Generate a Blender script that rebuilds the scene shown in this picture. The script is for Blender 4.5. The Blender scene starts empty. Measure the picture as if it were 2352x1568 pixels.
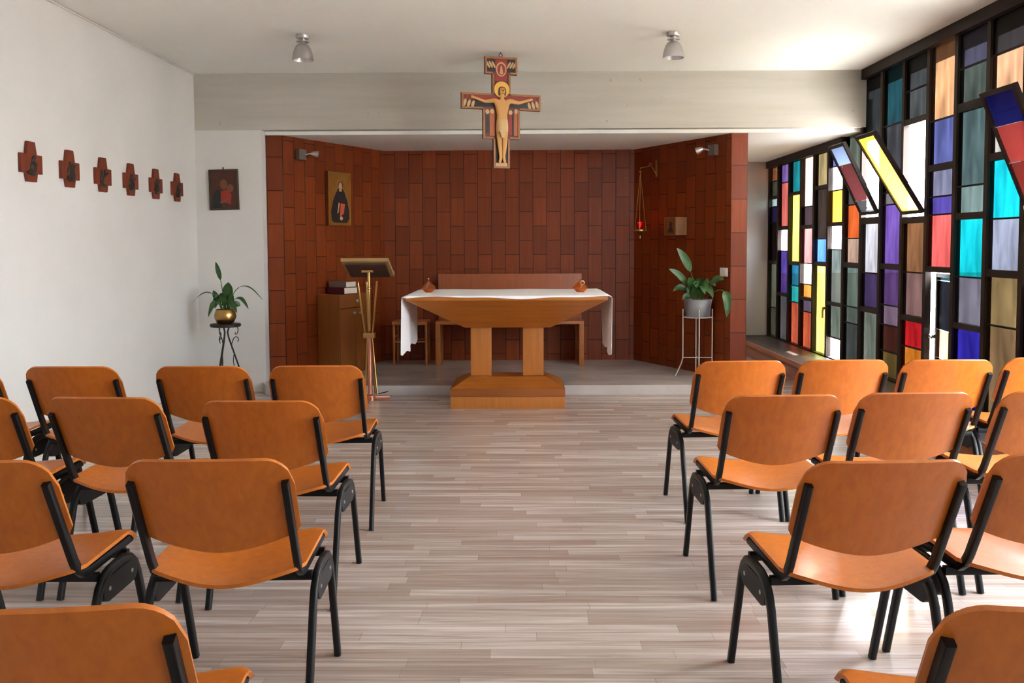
import bpy, bmesh, math, random
from mathutils import Vector, Matrix
PI = math.pi
SC = bpy.context.scene
COL = SC.collection

# ---------------------------------------------------------------- helpers
def lin(c):
    o = []
    for v in c[:3]:
        v = v / 255.0
        o.append(v / 12.92 if v <= 0.04045 else ((v + 0.055) / 1.055) ** 2.4)
    return (o[0], o[1], o[2], 1.0)

class MB:
    """collects geometry for ONE mesh object"""
    def __init__(s):
        s.v = []; s.f = []; s.m = []; s.uv = []; s.mi = 0
    def face(s, idx, uv=None):
        s.f.append(tuple(idx)); s.m.append(s.mi); s.uv.append(uv)
    def add(s, vs, fs):
        b = len(s.v); s.v.extend([tuple(p) for p in vs])
        for f in fs: s.face([b + i for i in f])
        return s
    def box(s, x0, x1, y0, y1, z0, z1):
        v = [(x0,y0,z0),(x1,y0,z0),(x1,y1,z0),(x0,y1,z0),(x0,y0,z1),(x1,y0,z1),(x1,y1,z1),(x0,y1,z1)]
        return s.add(v, [(0,3,2,1),(4,5,6,7),(0,1,5,4),(1,2,6,5),(2,3,7,6),(3,0,4,7)])
    def cbox(s, x0, x1, y0, y1, z0, z1, c=0.004):
        """box with chamfered edges"""
        bm = bmesh.new(); bmesh.ops.create_cube(bm, size=1)
        for v in bm.verts:
            v.co = ((x0+x1)/2+v.co.x*(x1-x0), (y0+y1)/2+v.co.y*(y1-y0), (z0+z1)/2+v.co.z*(z1-z0))
        c = min(c, .45*min(x1-x0, y1-y0, z1-z0))
        bmesh.ops.bevel(bm, geom=bm.edges[:], offset=c, segments=2, affect='EDGES', profile=.7)
        return s.bm(bm)
    def bm(s, bm):
        bm.verts.index_update()
        vs = [v.co[:] for v in bm.verts]; fs = [[v.index for v in f.verts] for f in bm.faces]
        bm.free(); return s.add(vs, fs)
    def hexa(s, bot, top):
        n = len(bot); v = list(bot) + list(top)
        fs = [tuple(range(n))[::-1], tuple(range(n, 2*n))]
        for i in range(n):
            j = (i+1) % n; fs.append((i, j, n+j, n+i))
        return s.add(v, fs)
    def prism(s, pts, y0, y1):
        """outline in x,z, extruded along y (y0 front)"""
        return s.hexa([(x, y1, z) for x, z in pts], [(x, y0, z) for x, z in pts])
    def sweep(s, path, sec, side=Vector((1,0,0)), closed=False):
        P = [Vector(p) for p in path]; n = len(P); k = len(sec); b = len(s.v)
        prev = None
        for i, p in enumerate(P):
            if closed: t = P[(i+1) % n] - P[i-1]
            elif i == 0: t = P[1]-P[0]
            elif i == n-1: t = P[-1]-P[-2]
            else: t = (P[i+1]-P[i]).normalized() + (P[i]-P[i-1]).normalized()
            t.normalize()
            a = (prev if prev is not None else Vector(side))
            a = a - t*a.dot(t)
            if a.length < 1e-4:
                a = t.orthogonal()
            a.normalize(); c = t.cross(a); prev = a
            for (u, w) in sec:
                s.v.append(tuple(p + a*u + c*w))
        rng = n if closed else n-1
        for i in range(rng):
            i2 = (i+1) % n
            for j in range(k):
                j2 = (j+1) % k
                s.face((b+i*k+j, b+i*k+j2, b+i2*k+j2, b+i2*k+j))
        if not closed:
            s.face([b+j for j in range(k)][::-1]); s.face([b+(n-1)*k+j for j in range(k)])
        return s
    def tube(s, path, r, n=8, closed=False):
        return s.sweep(path, [(r*math.cos(2*PI*j/n), r*math.sin(2*PI*j/n)) for j in range(n)], closed=closed)
    def lathe(s, prof, n=24, c=(0,0,0), axis='Z', cap=True):
        b = len(s.v); k = len(prof)
        for i in range(n):
            a = 2*PI*i/n
            for (r, h) in prof:
                x, y = r*math.cos(a), r*math.sin(a)
                if axis == 'Z': p = (c[0]+x, c[1]+y, c[2]+h)
                elif axis == 'Y': p = (c[0]+x, c[1]+h, c[2]+y)
                else: p = (c[0]+h, c[1]+x, c[2]+y)
                s.v.append(p)
        for i in range(n):
            i2 = (i+1) % n
            for j in range(k-1):
                s.face((b+i*k+j, b+i2*k+j, b+i2*k+j+1, b+i*k+j+1))
        if cap:
            s.face([b+i*k for i in range(n)][::-1]); s.face([b+i*k+k-1 for i in range(n)])
        return s
    def quad(s, a, b, c, d, uv=None):
        i = len(s.v); s.v.extend([tuple(a), tuple(b), tuple(c), tuple(d)])
        s.face((i, i+1, i+2, i+3), uv); return s
    def build(s, name, mats, parent=None, ang=35, loc=(0,0,0), rz=0):
        me = bpy.data.meshes.new(name)
        me.from_pydata(s.v, [], s.f)
        if not isinstance(mats, (list, tuple)): mats = [mats]
        for m in mats: me.materials.append(m)
        for p, i in zip(me.polygons, s.m): p.material_index = i
        if any(u is not None for u in s.uv):
            L = me.uv_layers.new(name='metres')
            for p, u in zip(me.polygons, s.uv):
                if u:
                    for li, q in zip(p.loop_indices, u): L.data[li].uv = q
        bm = bmesh.new(); bm.from_mesh(me)
        bmesh.ops.recalc_face_normals(bm, faces=bm.faces[:])
        for f in bm.faces: f.smooth = True
        for e in bm.edges:
            if len(e.link_faces) != 2 or e.calc_face_angle(0) > math.radians(ang): e.smooth = False
        bm.to_mesh(me); bm.free()
        o = bpy.data.objects.new(name, me); COL.objects.link(o)
        o.location = loc; o.rotation_euler = (0, 0, rz)
        if parent is not None: o.parent = parent
        return o

def tag(o, label=None, cat=None, group=None, kind=None):
    if label: o['label'] = label
    if cat: o['category'] = cat
    if group: o['group'] = group
    if kind: o['kind'] = kind
    return o
def thing(name, label, cat, loc=(0,0,0), rz=0, group=None):
    o = bpy.data.objects.new(name, None); COL.objects.link(o)
    o.empty_display_size = .05
    o.location = loc; o.rotation_euler = (0,0,rz)
    return tag(o, label, cat, group)
def struct(o):
    o['kind'] = 'structure'; return o
def kids(o):
    return [c for c in bpy.data.objects if c.parent == o]
def dup(o, parent=None):
    c = o.copy(); COL.objects.link(c)
    if parent is not None: c.parent = parent
    for k in kids(o): dup(k, c)
    return c
def arc(c, r, a0, a1, n, plane='yz', x=0):
    out = []
    for i in range(n+1):
        a = a0+(a1-a0)*i/n
        u, w = c[0]+r*math.cos(a), c[1]+r*math.sin(a)
        out.append((x, u, w) if plane == 'yz' else (u, x, w) if plane == 'xz' else (u, w, x))
    return out
def rsec(w, h, r=.35):
    """rounded rectangular section"""
    a, b = w/2, h/2; c = r*min(a, b); o = []
    for (sx, sy, a0) in ((1,1,0),(-1,1,90),(-1,-1,180),(1,-1,270)):
        for t in (0, 45, 90):
            g = math.radians(a0+t)
            o.append((sx*(a-c)+c*math.cos(g), sy*(b-c)+c*math.sin(g)))
    return o

# ---------------------------------------------------------------- materials
class N:
    def __init__(s, name):
        s.m = bpy.data.materials.new(name); s.m.use_nodes = True
        s.t = s.m.node_tree; s.t.nodes.clear()
        s.out = s.t.nodes.new('ShaderNodeOutputMaterial')
    def n(s, typ, **kw):
        x = s.t.nodes.new(typ)
        for k, v in kw.items():
            if hasattr(x, k): setattr(x, k, v)
            else: x.inputs[k.replace('_', ' ')].default_value = v
        return x
    def l(s, a, b): s.t.links.new(a, b)
    def surf(s, sh): s.l(sh, s.out.inputs['Surface']); return s.m

def pbr(name, col, rough=.5, metal=0, spec=.5, coat=0, noise=None, bump=None, trans=0, emit=None, rnd=0, ior=1.45):
    """principled; noise=(scale vec, amount, dark sRGB) streak variation on object coordinates"""
    k = N(name); b = k.n('ShaderNodeBsdfPrincipled')
    c = lin(col)
    b.inputs['Base Color'].default_value = c; b.inputs['Roughness'].default_value = rough
    b.inputs['Metallic'].default_value = metal; b.inputs['Specular IOR Level'].default_value = spec
    b.inputs['Coat Weight'].default_value = coat; b.inputs['Coat Roughness'].default_value = .12
    b.inputs['Transmission Weight'].default_value = trans; b.inputs['IOR'].default_value = ior
    if emit:
        b.inputs['Emission Color'].default_value = lin(emit[0]); b.inputs['Emission Strength'].default_value = emit[1]
    tc = k.n('ShaderNodeTexCoord')
    vec = tc.outputs['Object']
    if rnd:
        oi = k.n('ShaderNodeObjectInfo'); ad = k.n('ShaderNodeVectorMath', operation='MULTIPLY_ADD')
        k.l(oi.outputs['Random'], ad.inputs[0]); ad.inputs[1].default_value = (7.3, 3.1, 5.7); k.l(tc.outputs['Object'], ad.inputs[2])
        vec = ad.outputs[0]
    if noise:
        mp = k.n('ShaderNodeMapping'); mp.inputs['Scale'].default_value = noise[0]; k.l(vec, mp.inputs['Vector'])
        nz = k.n('ShaderNodeTexNoise', Scale=1.0, Detail=6.0, Roughness=.6, Distortion=.4); k.l(mp.outputs[0], nz.inputs['Vector'])
        rp = k.n('ShaderNodeMapRange'); rp.inputs['From Min'].default_value = .3; rp.inputs['From Max'].default_value = .72
        rp.inputs['To Max'].default_value = noise[1]
        k.l(nz.outputs['Fac'], rp.inputs['Value'])
        mx = k.n('ShaderNodeMix', data_type='RGBA'); mx.inputs['A'].default_value = c; mx.inputs['B'].default_value = lin(noise[2])
        k.l(rp.outputs[0], mx.inputs['Factor'])
        cout = mx.outputs['Result']
        if rnd:
            hs = k.n('ShaderNodeHueSaturation'); mr = k.n('ShaderNodeMapRange')
            mr.inputs['To Min'].default_value = 1-rnd; mr.inputs['To Max'].default_value = 1+rnd
            k.l(oi.outputs['Random'], mr.inputs['Value']); k.l(mr.outputs[0], hs.inputs['Value']); k.l(cout, hs.inputs['Color'])
            cout = hs.outputs['Color']
        k.l(cout, b.inputs['Base Color'])
    if bump:
        nb = k.n('ShaderNodeTexNoise', Scale=bump[0], Detail=4.0); k.l(vec, nb.inputs['Vector'])
        bp = k.n('ShaderNodeBump', Strength=bump[1], Distance=.01); k.l(nb.outputs['Fac'], bp.inputs['Height']); k.l(bp.outputs[0], b.inputs['Normal'])
    return k.surf(b.outputs[0])

def plaster(name, col, stain, amt, streak=(1,1,1), pits=0):
    k = N(name); b = k.n('ShaderNodeBsdfPrincipled', Roughness=.85); b.inputs['Specular IOR Level'].default_value = .25
    ge = k.n('ShaderNodeNewGeometry'); mp = k.n('ShaderNodeMapping'); mp.inputs['Scale'].default_value = streak
    k.l(ge.outputs['Position'], mp.inputs['Vector'])
    n1 = k.n('ShaderNodeTexNoise', Scale=1.6, Detail=5.0, Roughness=.55); k.l(mp.outputs[0], n1.inputs['Vector'])
    r1 = k.n('ShaderNodeMapRange'); r1.inputs['From Min'].default_value = .35; r1.inputs['From Max'].default_value = .75; r1.inputs['To Max'].default_value = amt
    k.l(n1.outputs['Fac'], r1.inputs['Value'])
    mx = k.n('ShaderNodeMix', data_type='RGBA'); mx.inputs['A'].default_value = lin(col); mx.inputs['B'].default_value = lin(stain)
    k.l(r1.outputs[0], mx.inputs['Factor']); c = mx.outputs['Result']
    if pits:
        n2 = k.n('ShaderNodeTexNoise', Scale=13.0, Detail=2.0); k.l(ge.outputs['Position'], n2.inputs['Vector'])
        r2 = k.n('ShaderNodeMapRange'); r2.inputs['From Min'].default_value = .70; r2.inputs['From Max'].default_value = .76; r2.inputs['To Max'].default_value = pits
        k.l(n2.outputs['Fac'], r2.inputs['Value'])
        m2 = k.n('ShaderNodeMix', data_type='RGBA'); k.l(c, m2.inputs['A']); m2.inputs['B'].default_value = lin((110,100,88)); k.l(r2.outputs[0], m2.inputs['Factor'])
        c = m2.outputs['Result']
    k.l(c, b.inputs['Base Color'])
    n3 = k.n('ShaderNodeTexNoise', Scale=60.0, Detail=3.0); k.l(ge.outputs['Position'], n3.inputs['Vector'])
    bp = k.n('ShaderNodeBump', Strength=.08, Distance=.01); k.l(n3.outputs['Fac'], bp.inputs['Height']); k.l(bp.outputs[0], b.inputs['Normal'])
    return k.surf(b.outputs[0])

def bricked(name, vecsrc, bw, bh, c1, c2, mortar, msize, rough, grain, grain_amt, dark, coat=0, offset=.5, freq=2, swap=False, bump=.25, spec=.5, jitter=False):
    """tiles / laminate boards with a tone per board and stretched grain"""
    k = N(name); b = k.n('ShaderNodeBsdfPrincipled', Roughness=rough); b.inputs['Coat Weight'].default_value = coat; b.inputs['Coat Roughness'].default_value = .15
    b.inputs['Specular IOR Level'].default_value = spec
    if vecsrc == 'UV':
        uv = k.n('ShaderNodeUVMap'); vec = uv.outputs[0]
    else:
        g = k.n('ShaderNodeNewGeometry'); vec = g.outputs['Position']
    if jitter:    # every course of boards starts at its own place
        sp = k.n('ShaderNodeSeparateXYZ'); k.l(vec, sp.inputs[0])
        dv = k.n('ShaderNodeMath', operation='DIVIDE'); k.l(sp.outputs['Y'], dv.inputs[0]); dv.inputs[1].default_value = bh
        fl = k.n('ShaderNodeMath', operation='FLOOR'); k.l(dv.outputs[0], fl.inputs[0])
        wn = k.n('ShaderNodeTexWhiteNoise', noise_dimensions='1D'); k.l(fl.outputs[0], wn.inputs['W'])
        ma = k.n('ShaderNodeMath', operation='MULTIPLY_ADD'); k.l(wn.outputs['Value'], ma.inputs[0]); ma.inputs[1].default_value = 7.3; k.l(sp.outputs['X'], ma.inputs[2])
        cb = k.n('ShaderNodeCombineXYZ'); k.l(ma.outputs[0], cb.inputs['X']); k.l(sp.outputs['Y'], cb.inputs['Y']); vec = cb.outputs[0]
    if swap:
        sp = k.n('ShaderNodeSeparateXYZ'); cb = k.n('ShaderNodeCombineXYZ'); k.l(vec, sp.inputs[0])
        k.l(sp.outputs['Y'], cb.inputs['X']); k.l(sp.outputs['X'], cb.inputs['Y']); vec = cb.outputs[0]
    br = k.n('ShaderNodeTexBrick', Scale=1.0); br.offset = offset; br.offset_frequency = freq
    br.inputs['Brick Width'].default_value = bw; br.inputs['Row Height'].default_value = bh
    br.inputs['Mortar Size'].default_value = msize; br.inputs['Mortar Smooth'].default_value = .3; br.inputs['Bias'].default_value = 0
    br.inputs['Color1'].default_value = lin(c1); br.inputs['Color2'].default_value = lin(c2); br.inputs['Mortar'].default_value = lin(mortar)
    k.l(vec, br.inputs['Vector'])
    mp = k.n('ShaderNodeMapping'); mp.inputs['Scale'].default_value = grain; k.l(vec, mp.inputs['Vector'])
    nz = k.n('ShaderNodeTexNoise', Scale=1.0, Detail=7.0, Roughness=.62, Distortion=.5); k.l(mp.outputs[0], nz.inputs['Vector'])
    # each board shifts the grain
    mr = k.n('ShaderNodeMapRange'); mr.inputs['From Min'].default_value = .33; mr.inputs['From Max'].default_value = .7; mr.inputs['To Max'].default_value = grain_amt
    k.l(nz.outputs['Fac'], mr.inputs['Value'])
    mx = k.n('ShaderNodeMix', data_type='RGBA'); k.l(br.outputs['Color'], mx.inputs['A']); mx.inputs['B'].default_value = lin(dark); k.l(mr.outputs[0], mx.inputs['Factor'])
    k.l(mx.outputs['Result'], b.inputs['Base Color'])
    if bump:
        bp = k.n('ShaderNodeBump', Strength=bump, Distance=.003, invert=True); k.l(br.outputs['Fac'], bp.inputs['Height']); k.l(bp.outputs[0], b.inputs['Normal'])
    return k.surf(b.outputs[0])

_gl = {}
def glass(rgb, lum=1.0, diff=0.0, td=1.0):
    key = (rgb, lum, diff, td)
    if key in _gl: return _gl[key]
    k = N('stained_glass'); c = lin(rgb)
    # the clear openings read far over white in the photo, tinted lights let through a small share of that;
    # each light has two faces, so each face takes the square root
    g = (lum/56.0 if max(rgb) < 240 else 2.2*lum/56.0 if min(rgb) < 230 else .6*lum)  # clear panes
    t = [min(.98, math.sqrt(v*g)) for v in c[:3]]
    tc = k.n('ShaderNodeTexCoord'); mp = k.n('ShaderNodeMapping'); mp.inputs['Scale'].default_value = (9, 9, 2.2); k.l(tc.outputs['Object'], mp.inputs['Vector'])
    nz = k.n('ShaderNodeTexNoise', Scale=1.0, Detail=3.0, Distortion=.6); k.l(mp.outputs[0], nz.inputs['Vector'])
    mr = k.n('ShaderNodeMapRange'); mr.inputs['From Min'].default_value = .3; mr.inputs['From Max'].default_value = .7
    mr.inputs['To Min'].default_value = .72; mr.inputs['To Max'].default_value = 1.2; k.l(nz.outputs['Fac'], mr.inputs['Value'])
    vm = k.n('ShaderNodeVectorMath', operation='SCALE'); vm.inputs[0].default_value = t; k.l(mr.outputs[0], vm.inputs['Scale'])
    tr = k.n('ShaderNodeBsdfTransparent'); k.l(vm.outputs[0], tr.inputs['Color'])
    gl = k.n('ShaderNodeBsdfGlossy', Roughness=.22)
    ms = k.n('ShaderNodeMixShader'); ms.inputs[0].default_value = .012
    base = tr.outputs[0]
    if diff:      # obscured, scattering glass
        tl = k.n('ShaderNodeBsdfTranslucent'); tl.inputs['Color'].default_value = (*[min(1, v*td) for v in c[:3]], 1)
        md = k.n('ShaderNodeMixShader'); md.inputs[0].default_value = diff; k.l(tr.outputs[0], md.inputs[1]); k.l(tl.outputs[0], md.inputs[2]); base = md.outputs[0]
    k.l(base, ms.inputs[1]); k.l(gl.outputs[0], ms.inputs[2])
    _gl[key] = k.surf(ms.outputs[0]); return _gl[key]

M = {}
M['wall'] = plaster('white_plaster', (218,214,209), (208,204,198), .7)
M['beam'] = plaster('painted_concrete', (192,187,177), (176,170,158), .8, (.5,1,7), pits=.4)
M['ceiling'] = plaster('ceiling_paint', (244,246,240), (238,240,233), .6)
M['floor'] = bricked('laminate_floor', 'POS', .62, .066, (224,211,204), (180,162,151), (152,133,123), .0009, .25, (1.5, 46, 1), .85, (138,115,103), coat=.15, offset=0, freq=2, bump=.1, spec=.5, jitter=True)
M['tile'] = bricked('wood_wall_tiles', 'UV', .315, .152, (139,61,21), (117,48,15), (28,11,6), .0042, .42, (2.2, 30, 1), .5, (98,38,12), coat=.0, spec=.3, swap=True, bump=.5)
M['marble'] = pbr('polished_marble', (206,200,197), .10, spec=.6, noise=((1.6,3,1), .8, (166,156,150)))
M['ply'] = pbr('beech_plywood', (194,109,34), .36, coat=.10, spec=.42, noise=((40,40,2.0), .6, (162,82,24)), rnd=.06)
M['plyedge'] = M['ply']
M['black'] = pbr('black_painted_steel', (15,14,15), .42, spec=.3)
M['blackpl'] = pbr('black_plastic', (20,19,20), .5, spec=.3)
M['screw'] = pbr('steel_screw', (170,168,165), .3, metal=1)
M['oak'] = pbr('altar_oak', (184,110,44), .38, coat=.15, noise=((2.2,26,26), .7, (150,82,28)))
M['oakv'] = pbr('altar_oak_upright', (190,118,50), .38, coat=.15, noise=((26,26,2.0), .65, (158,90,34)))
M['oakdark'] = pbr('altar_oak_rail', (150,84,34), .4, noise=((2.2,26,26), .6, (124,64,24)))
M['bench'] = pbr('bench_wood', (172,104,52), .4, noise=((2,30,30), .5, (142,78,34)))
M['benchback'] = pbr('bench_back_veneer', (164,88,48), .35, coat=.15, noise=((26,10,2), .5, (138,66,34)))
M['cab'] = pbr('cabinet_veneer', (140,80,32), .42, noise=((22,22,2), .5, (116,62,22)))
M['cabside'] = M['cab']
M['cloth'] = pbr('white_linen', (250,248,248), .9, spec=.1, bump=(260, .15))
M['brass'] = pbr('polished_brass', (190,152,92), .28, metal=1)
M['copper'] = pbr('copper_rose_metal', (206,138,112), .4, metal=.8)
M['gold'] = pbr('gold_leaf', (206,158,80), .32, metal=.85, noise=((14,14,14), .5, (178,128,52)))
def tinted(name, col, gloss=.08, tl=.25):
    k = N(name); tr = k.n('ShaderNodeBsdfTransparent'); tr.inputs['Color'].default_value = lin(col)
    gl = k.n('ShaderNodeBsdfGlossy', Roughness=.08); t2 = k.n('ShaderNodeBsdfTranslucent'); t2.inputs['Color'].default_value = lin(col)
    m1 = k.n('ShaderNodeMixShader'); m1.inputs[0].default_value = tl; k.l(tr.outputs[0], m1.inputs[1]); k.l(t2.outputs[0], m1.inputs[2])
    m2 = k.n('ShaderNodeMixShader'); m2.inputs[0].default_value = gloss; k.l(m1.outputs[0], m2.inputs[1]); k.l(gl.outputs[0], m2.inputs[2])
    return k.surf(m2.outputs[0])
M['amber'] = tinted('amber_glass', (246,190,78), .12, .28)
M['oil'] = pbr('lamp_oil', (240,170,20), .15)
M['wick'] = pbr('white_wick', (240,226,190), .6)
M['zinc'] = pbr('galvanised_zinc', (156,158,160), .42, metal=.55, noise=((20,20,20), .6, (126,128,132)))
M['greymetal'] = pbr('grey_painted_wire', (188,184,180), .4, metal=.2)
M['iron'] = pbr('dark_wrought_iron', (44,36,34), .5, metal=.3)
M['leaf'] = pbr('glossy_leaf', (56,92,42), .35, noise=((14,14,14), .6, (34,64,30)))
M['stem'] = pbr('leaf_stem', (70,100,48), .5)
M['soil'] = pbr('potting_soil', (48,36,28), .9)
M['frame'] = pbr('brown_steel_frame', (44,33,28), .6, spec=.2)
M['lead'] = pbr('glazing_bar', (26,22,22), .6, spec=.2)
M['silver'] = pbr('brushed_aluminium', (190,186,184), .35, metal=.75)
M['white'] = pbr('white_plastic', (226,222,216), .4)
M['ledge'] = pbr('terracotta_wood_ledge', (176,108,72), .45, noise=((20,1.5,20), .5, (150,86,56)))
M['slate'] = pbr('dark_sill_slate', (70,62,58), .4)
M['bookred'] = pbr('dark_red_leather', (74,20,26), .5)
M['bookgrey'] = pbr('grey_brown_cloth', (112,96,84), .6)
M['page'] = pbr('paper_edges', (226,212,196), .8)
M['plaq'] = pbr('reddish_carved_wood', (120,50,24), .5, noise=((30,30,6), .6, (88,32,18)), rnd=.08)
M['relief'] = pbr('dark_bronze_relief', (62,52,44), .45, metal=.5)
M['redglass'] = tinted('ruby_glass', (190,30,28), .06, .12)
M['flame'] = pbr('candle_flame', (255,160,120), .5, emit=((255,130,100), 1.6))
M['skin'] = pbr('painted_pale_skin', (206,152,84), .5)
M['hair'] = pbr('painted_brown_hair', (92,52,32), .6)
M['linen'] = pbr('painted_loincloth', (206,170,118), .6)
M['redp'] = pbr('painted_red', (146,44,34), .5)
M['darkp'] = pbr('painted_black', (44,36,36), .5)
M['crosswood'] = pbr('gilded_cross_border', (160,104,58), .45, noise=((40,40,40), .6, (126,74,40)))
M['crossfield'] = pbr('painted_cross_field', (112,48,34), .5, noise=((30,30,30), .5, (82,34,26)))
M['darkp2'] = pbr('shade_darkened_board', (66,38,26), .5)  # lectern underside panel, shade under the desk put into its colour
M['cream'] = pbr('painted_cream', (198,160,112), .55)
M['olddark'] = pbr('old_painting_ground', (86,46,32), .5, noise=((12,12,12), .8, (58,34,22)))
M['olive'] = pbr('old_frame_wood', (62,48,34), .5)
M['oldskin'] = pbr('old_painting_skin', (116,72,50), .5)
M['oldblue'] = pbr('old_painting_dark_robe', (30,34,36), .5)
M['lamp_in'] = pbr('lamp_reflector', (214,210,206), .3, metal=.3)
M['ext_ground'] = pbr('sunlit_paving', (186,178,170), .9)
M['ext_wall'] = pbr('outside_render', (150,140,130), .9)

# ---------------------------------------------------------------- room
XL, XR = -3.024, 3.17
YW = 8.31            # face of the cross beam
YB = -3.2            # wall behind the viewpoint
ZC, ZB, ZA = 2.957, 2.439, 2.405   # ceiling, beam soffit, sanctuary ceiling
YP = 11.48           # end of the passage beside the sanctuary

m = MB(); m.quad((XL-.15,YB-.15,0),(XR+.1,YB-.15,0),(XR+.1,YP+.1,0),(XL-.15,YP+.1,0))
struct(m.build('floor', M['floor']))
m = MB(); m.box(XL-.15, XR+.12, YB-.15, YW+.02, ZC, ZC+.15)
struct(m.build('ceiling', M['ceiling']))
m = MB(); m.box(XL-.15, XL, YB-.15, YW+.5, 0, ZC)
struct(m.build('wall_left', M['wall']))
m = MB(); m.box(XL, XR+.1, YB-.15, YB, 0, ZC)
struct(m.build('wall_rear', M['wall']))
# front wall: white pier at the left, and the beam over the opening
m = MB(); m.box(XL, -2.404, YW, YW+.5, 0, ZB)
struct(m.build('wall_front', M['wall']))
m = MB(); m.box(XL, XR+.02, YW, YW+.105, ZB, ZC)
struct(m.build('wall_beam', M['beam']))
m = MB(); m.box(XL-.15, XR+.1, YW+.105, YP+.2, ZA, ZA+.3)
struct(m.build('ceiling_sanctuary', M['ceiling']))
m = MB(); m.box(1.2, XR+.1, YP, YP+.15, 0, ZA)
struct(m.build('wall_passage', M['wall']))
m = MB(); m.box(1.08, 1.235, 9.935, YP, 0, ZA)
struct(m.build('wall_passage_left', M['wall']))
m = MB(); m.box(XL-.15, XL, YW+.5, YP+.15, 0, ZA)
struct(m.build('wall_left_outer', M['wall']))
m = MB(); m.box(XL, 1.2, YP, YP+.15, 0, ZA)
struct(m.build('wall_back_outer', M['wall']))
m = MB(); m.box(XL+.001, XL+.012, YB, YW, 0, .062)
struct(m.build('baseboard_left', M['wall']))
m = MB(); m.tube([(XL+.012, YB+.05, ZC-.012), (XL+.012, YW, ZC-.012)], .006, 6)
struct(m.build('trim_1', M['white']))

# timber-tiled sanctuary walls: thick boards with the tile pattern in metres
PLAN = [(-2.383,8.415),(-2.247,8.45),(-1.514,9.87),(1.242,9.87),(1.972,8.45)]
def tile_wall(name, a, b, z0, z1, u0, thick=.06, ztop_extra=0, side=1):
    a = Vector((a[0],a[1],0)); b = Vector((b[0],b[1],0)); d = (b-a); L = d.length; d.normalize()
    nrm = Vector((-d.y, d.x, 0))*side*thick      # away from the room
    m = MB()
    A0,B0 = a.copy(), b.copy(); A1,B1 = a+nrm, b+nrm
    def q(p, r, ua, ub):
        m.quad((p.x,p.y,z0),(r.x,r.y,z0),(r.x,r.y,z1),(p.x,p.y,z1), [(ua,z0),(ub,z0),(ub,z1),(ua,z1)])
    q(A0,B0,u0,u0+L); q(B1,A1,u0+.3+L,u0+.3); q(A1,A0,u0,u0+thick); q(B0,B1,u0,u0+thick)
    m.quad((A0.x,A0.y,z1),(B0.x,B0.y,z1),(B1.x,B1.y,z1),(A1.x,A1.y,z1), [(u0,0),(u0+L,0),(u0+L,thick),(u0,thick)])
    m.quad((A0.x,A0.y,z0),(B0.x,B0.y,z0),(B1.x,B1.y,z0),(A1.x,A1.y,z0), [(u0,0),(u0+L,0),(u0+L,thick),(u0,thick)])
    return struct(m.build(name, M['tile']))
ZPL = .09
tile_wall('wall_sanctuary_left_end', (-2.40,8.432), (-2.247,8.45), 0, ZA, .152*3)
tile_wall('wall_sanctuary_left', (-2.247,8.45), (-1.514,9.87), 0, ZA, 0)
tile_wall('wall_sanctuary_back', (-1.514,9.87), (1.242,9.87), 0, ZA, .152*6+.03)
tile_wall('wall_sanctuary_right', (1.242,9.87), (1.972,8.45), 0, ZA, .152*2)
# end of the free-standing right-hand partition
m = MB()
p0, p1 = Vector((1.972,8.45,0)), Vector((2.124,8.445,0))
def wallquad(a, b, u0):
    L = (Vector(b)-Vector(a)).length
    m.quad((a[0],a[1],0),(b[0],b[1],0),(b[0],b[1],ZA),(a[0],a[1],ZA), [(u0,.1),(u0+L,.1),(u0+L,.1+ZA),(u0,.1+ZA)])
wallquad((1.9725,8.449),(2.124,8.445),.152*7); wallquad((2.124,8.445),(1.42,9.93),0); wallquad((1.42,9.93),(1.31,9.87),0); wallquad((1.31,9.87),(1.9725,8.449),0)
struct(m.build('wall_partition_end', M['tile']))
# skirting strip on the end
# platform of grey polished marble with a riser
m = MB()
out = [(-2.44,8.31),(-2.36,8.13),(-2.30,8.09),(2.02,8.095),(2.02,8.46),(1.972,8.45),(1.242,9.87),(-1.514,9.87),(-2.247,8.45),(-2.40,8.43),(-2.44,8.432)]
m.hexa([(x,y,.001) for x,y in out], [(x,y,ZPL) for x,y in out])
struct(m.build('floor_platform', M['marble'], ang=20))

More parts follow.
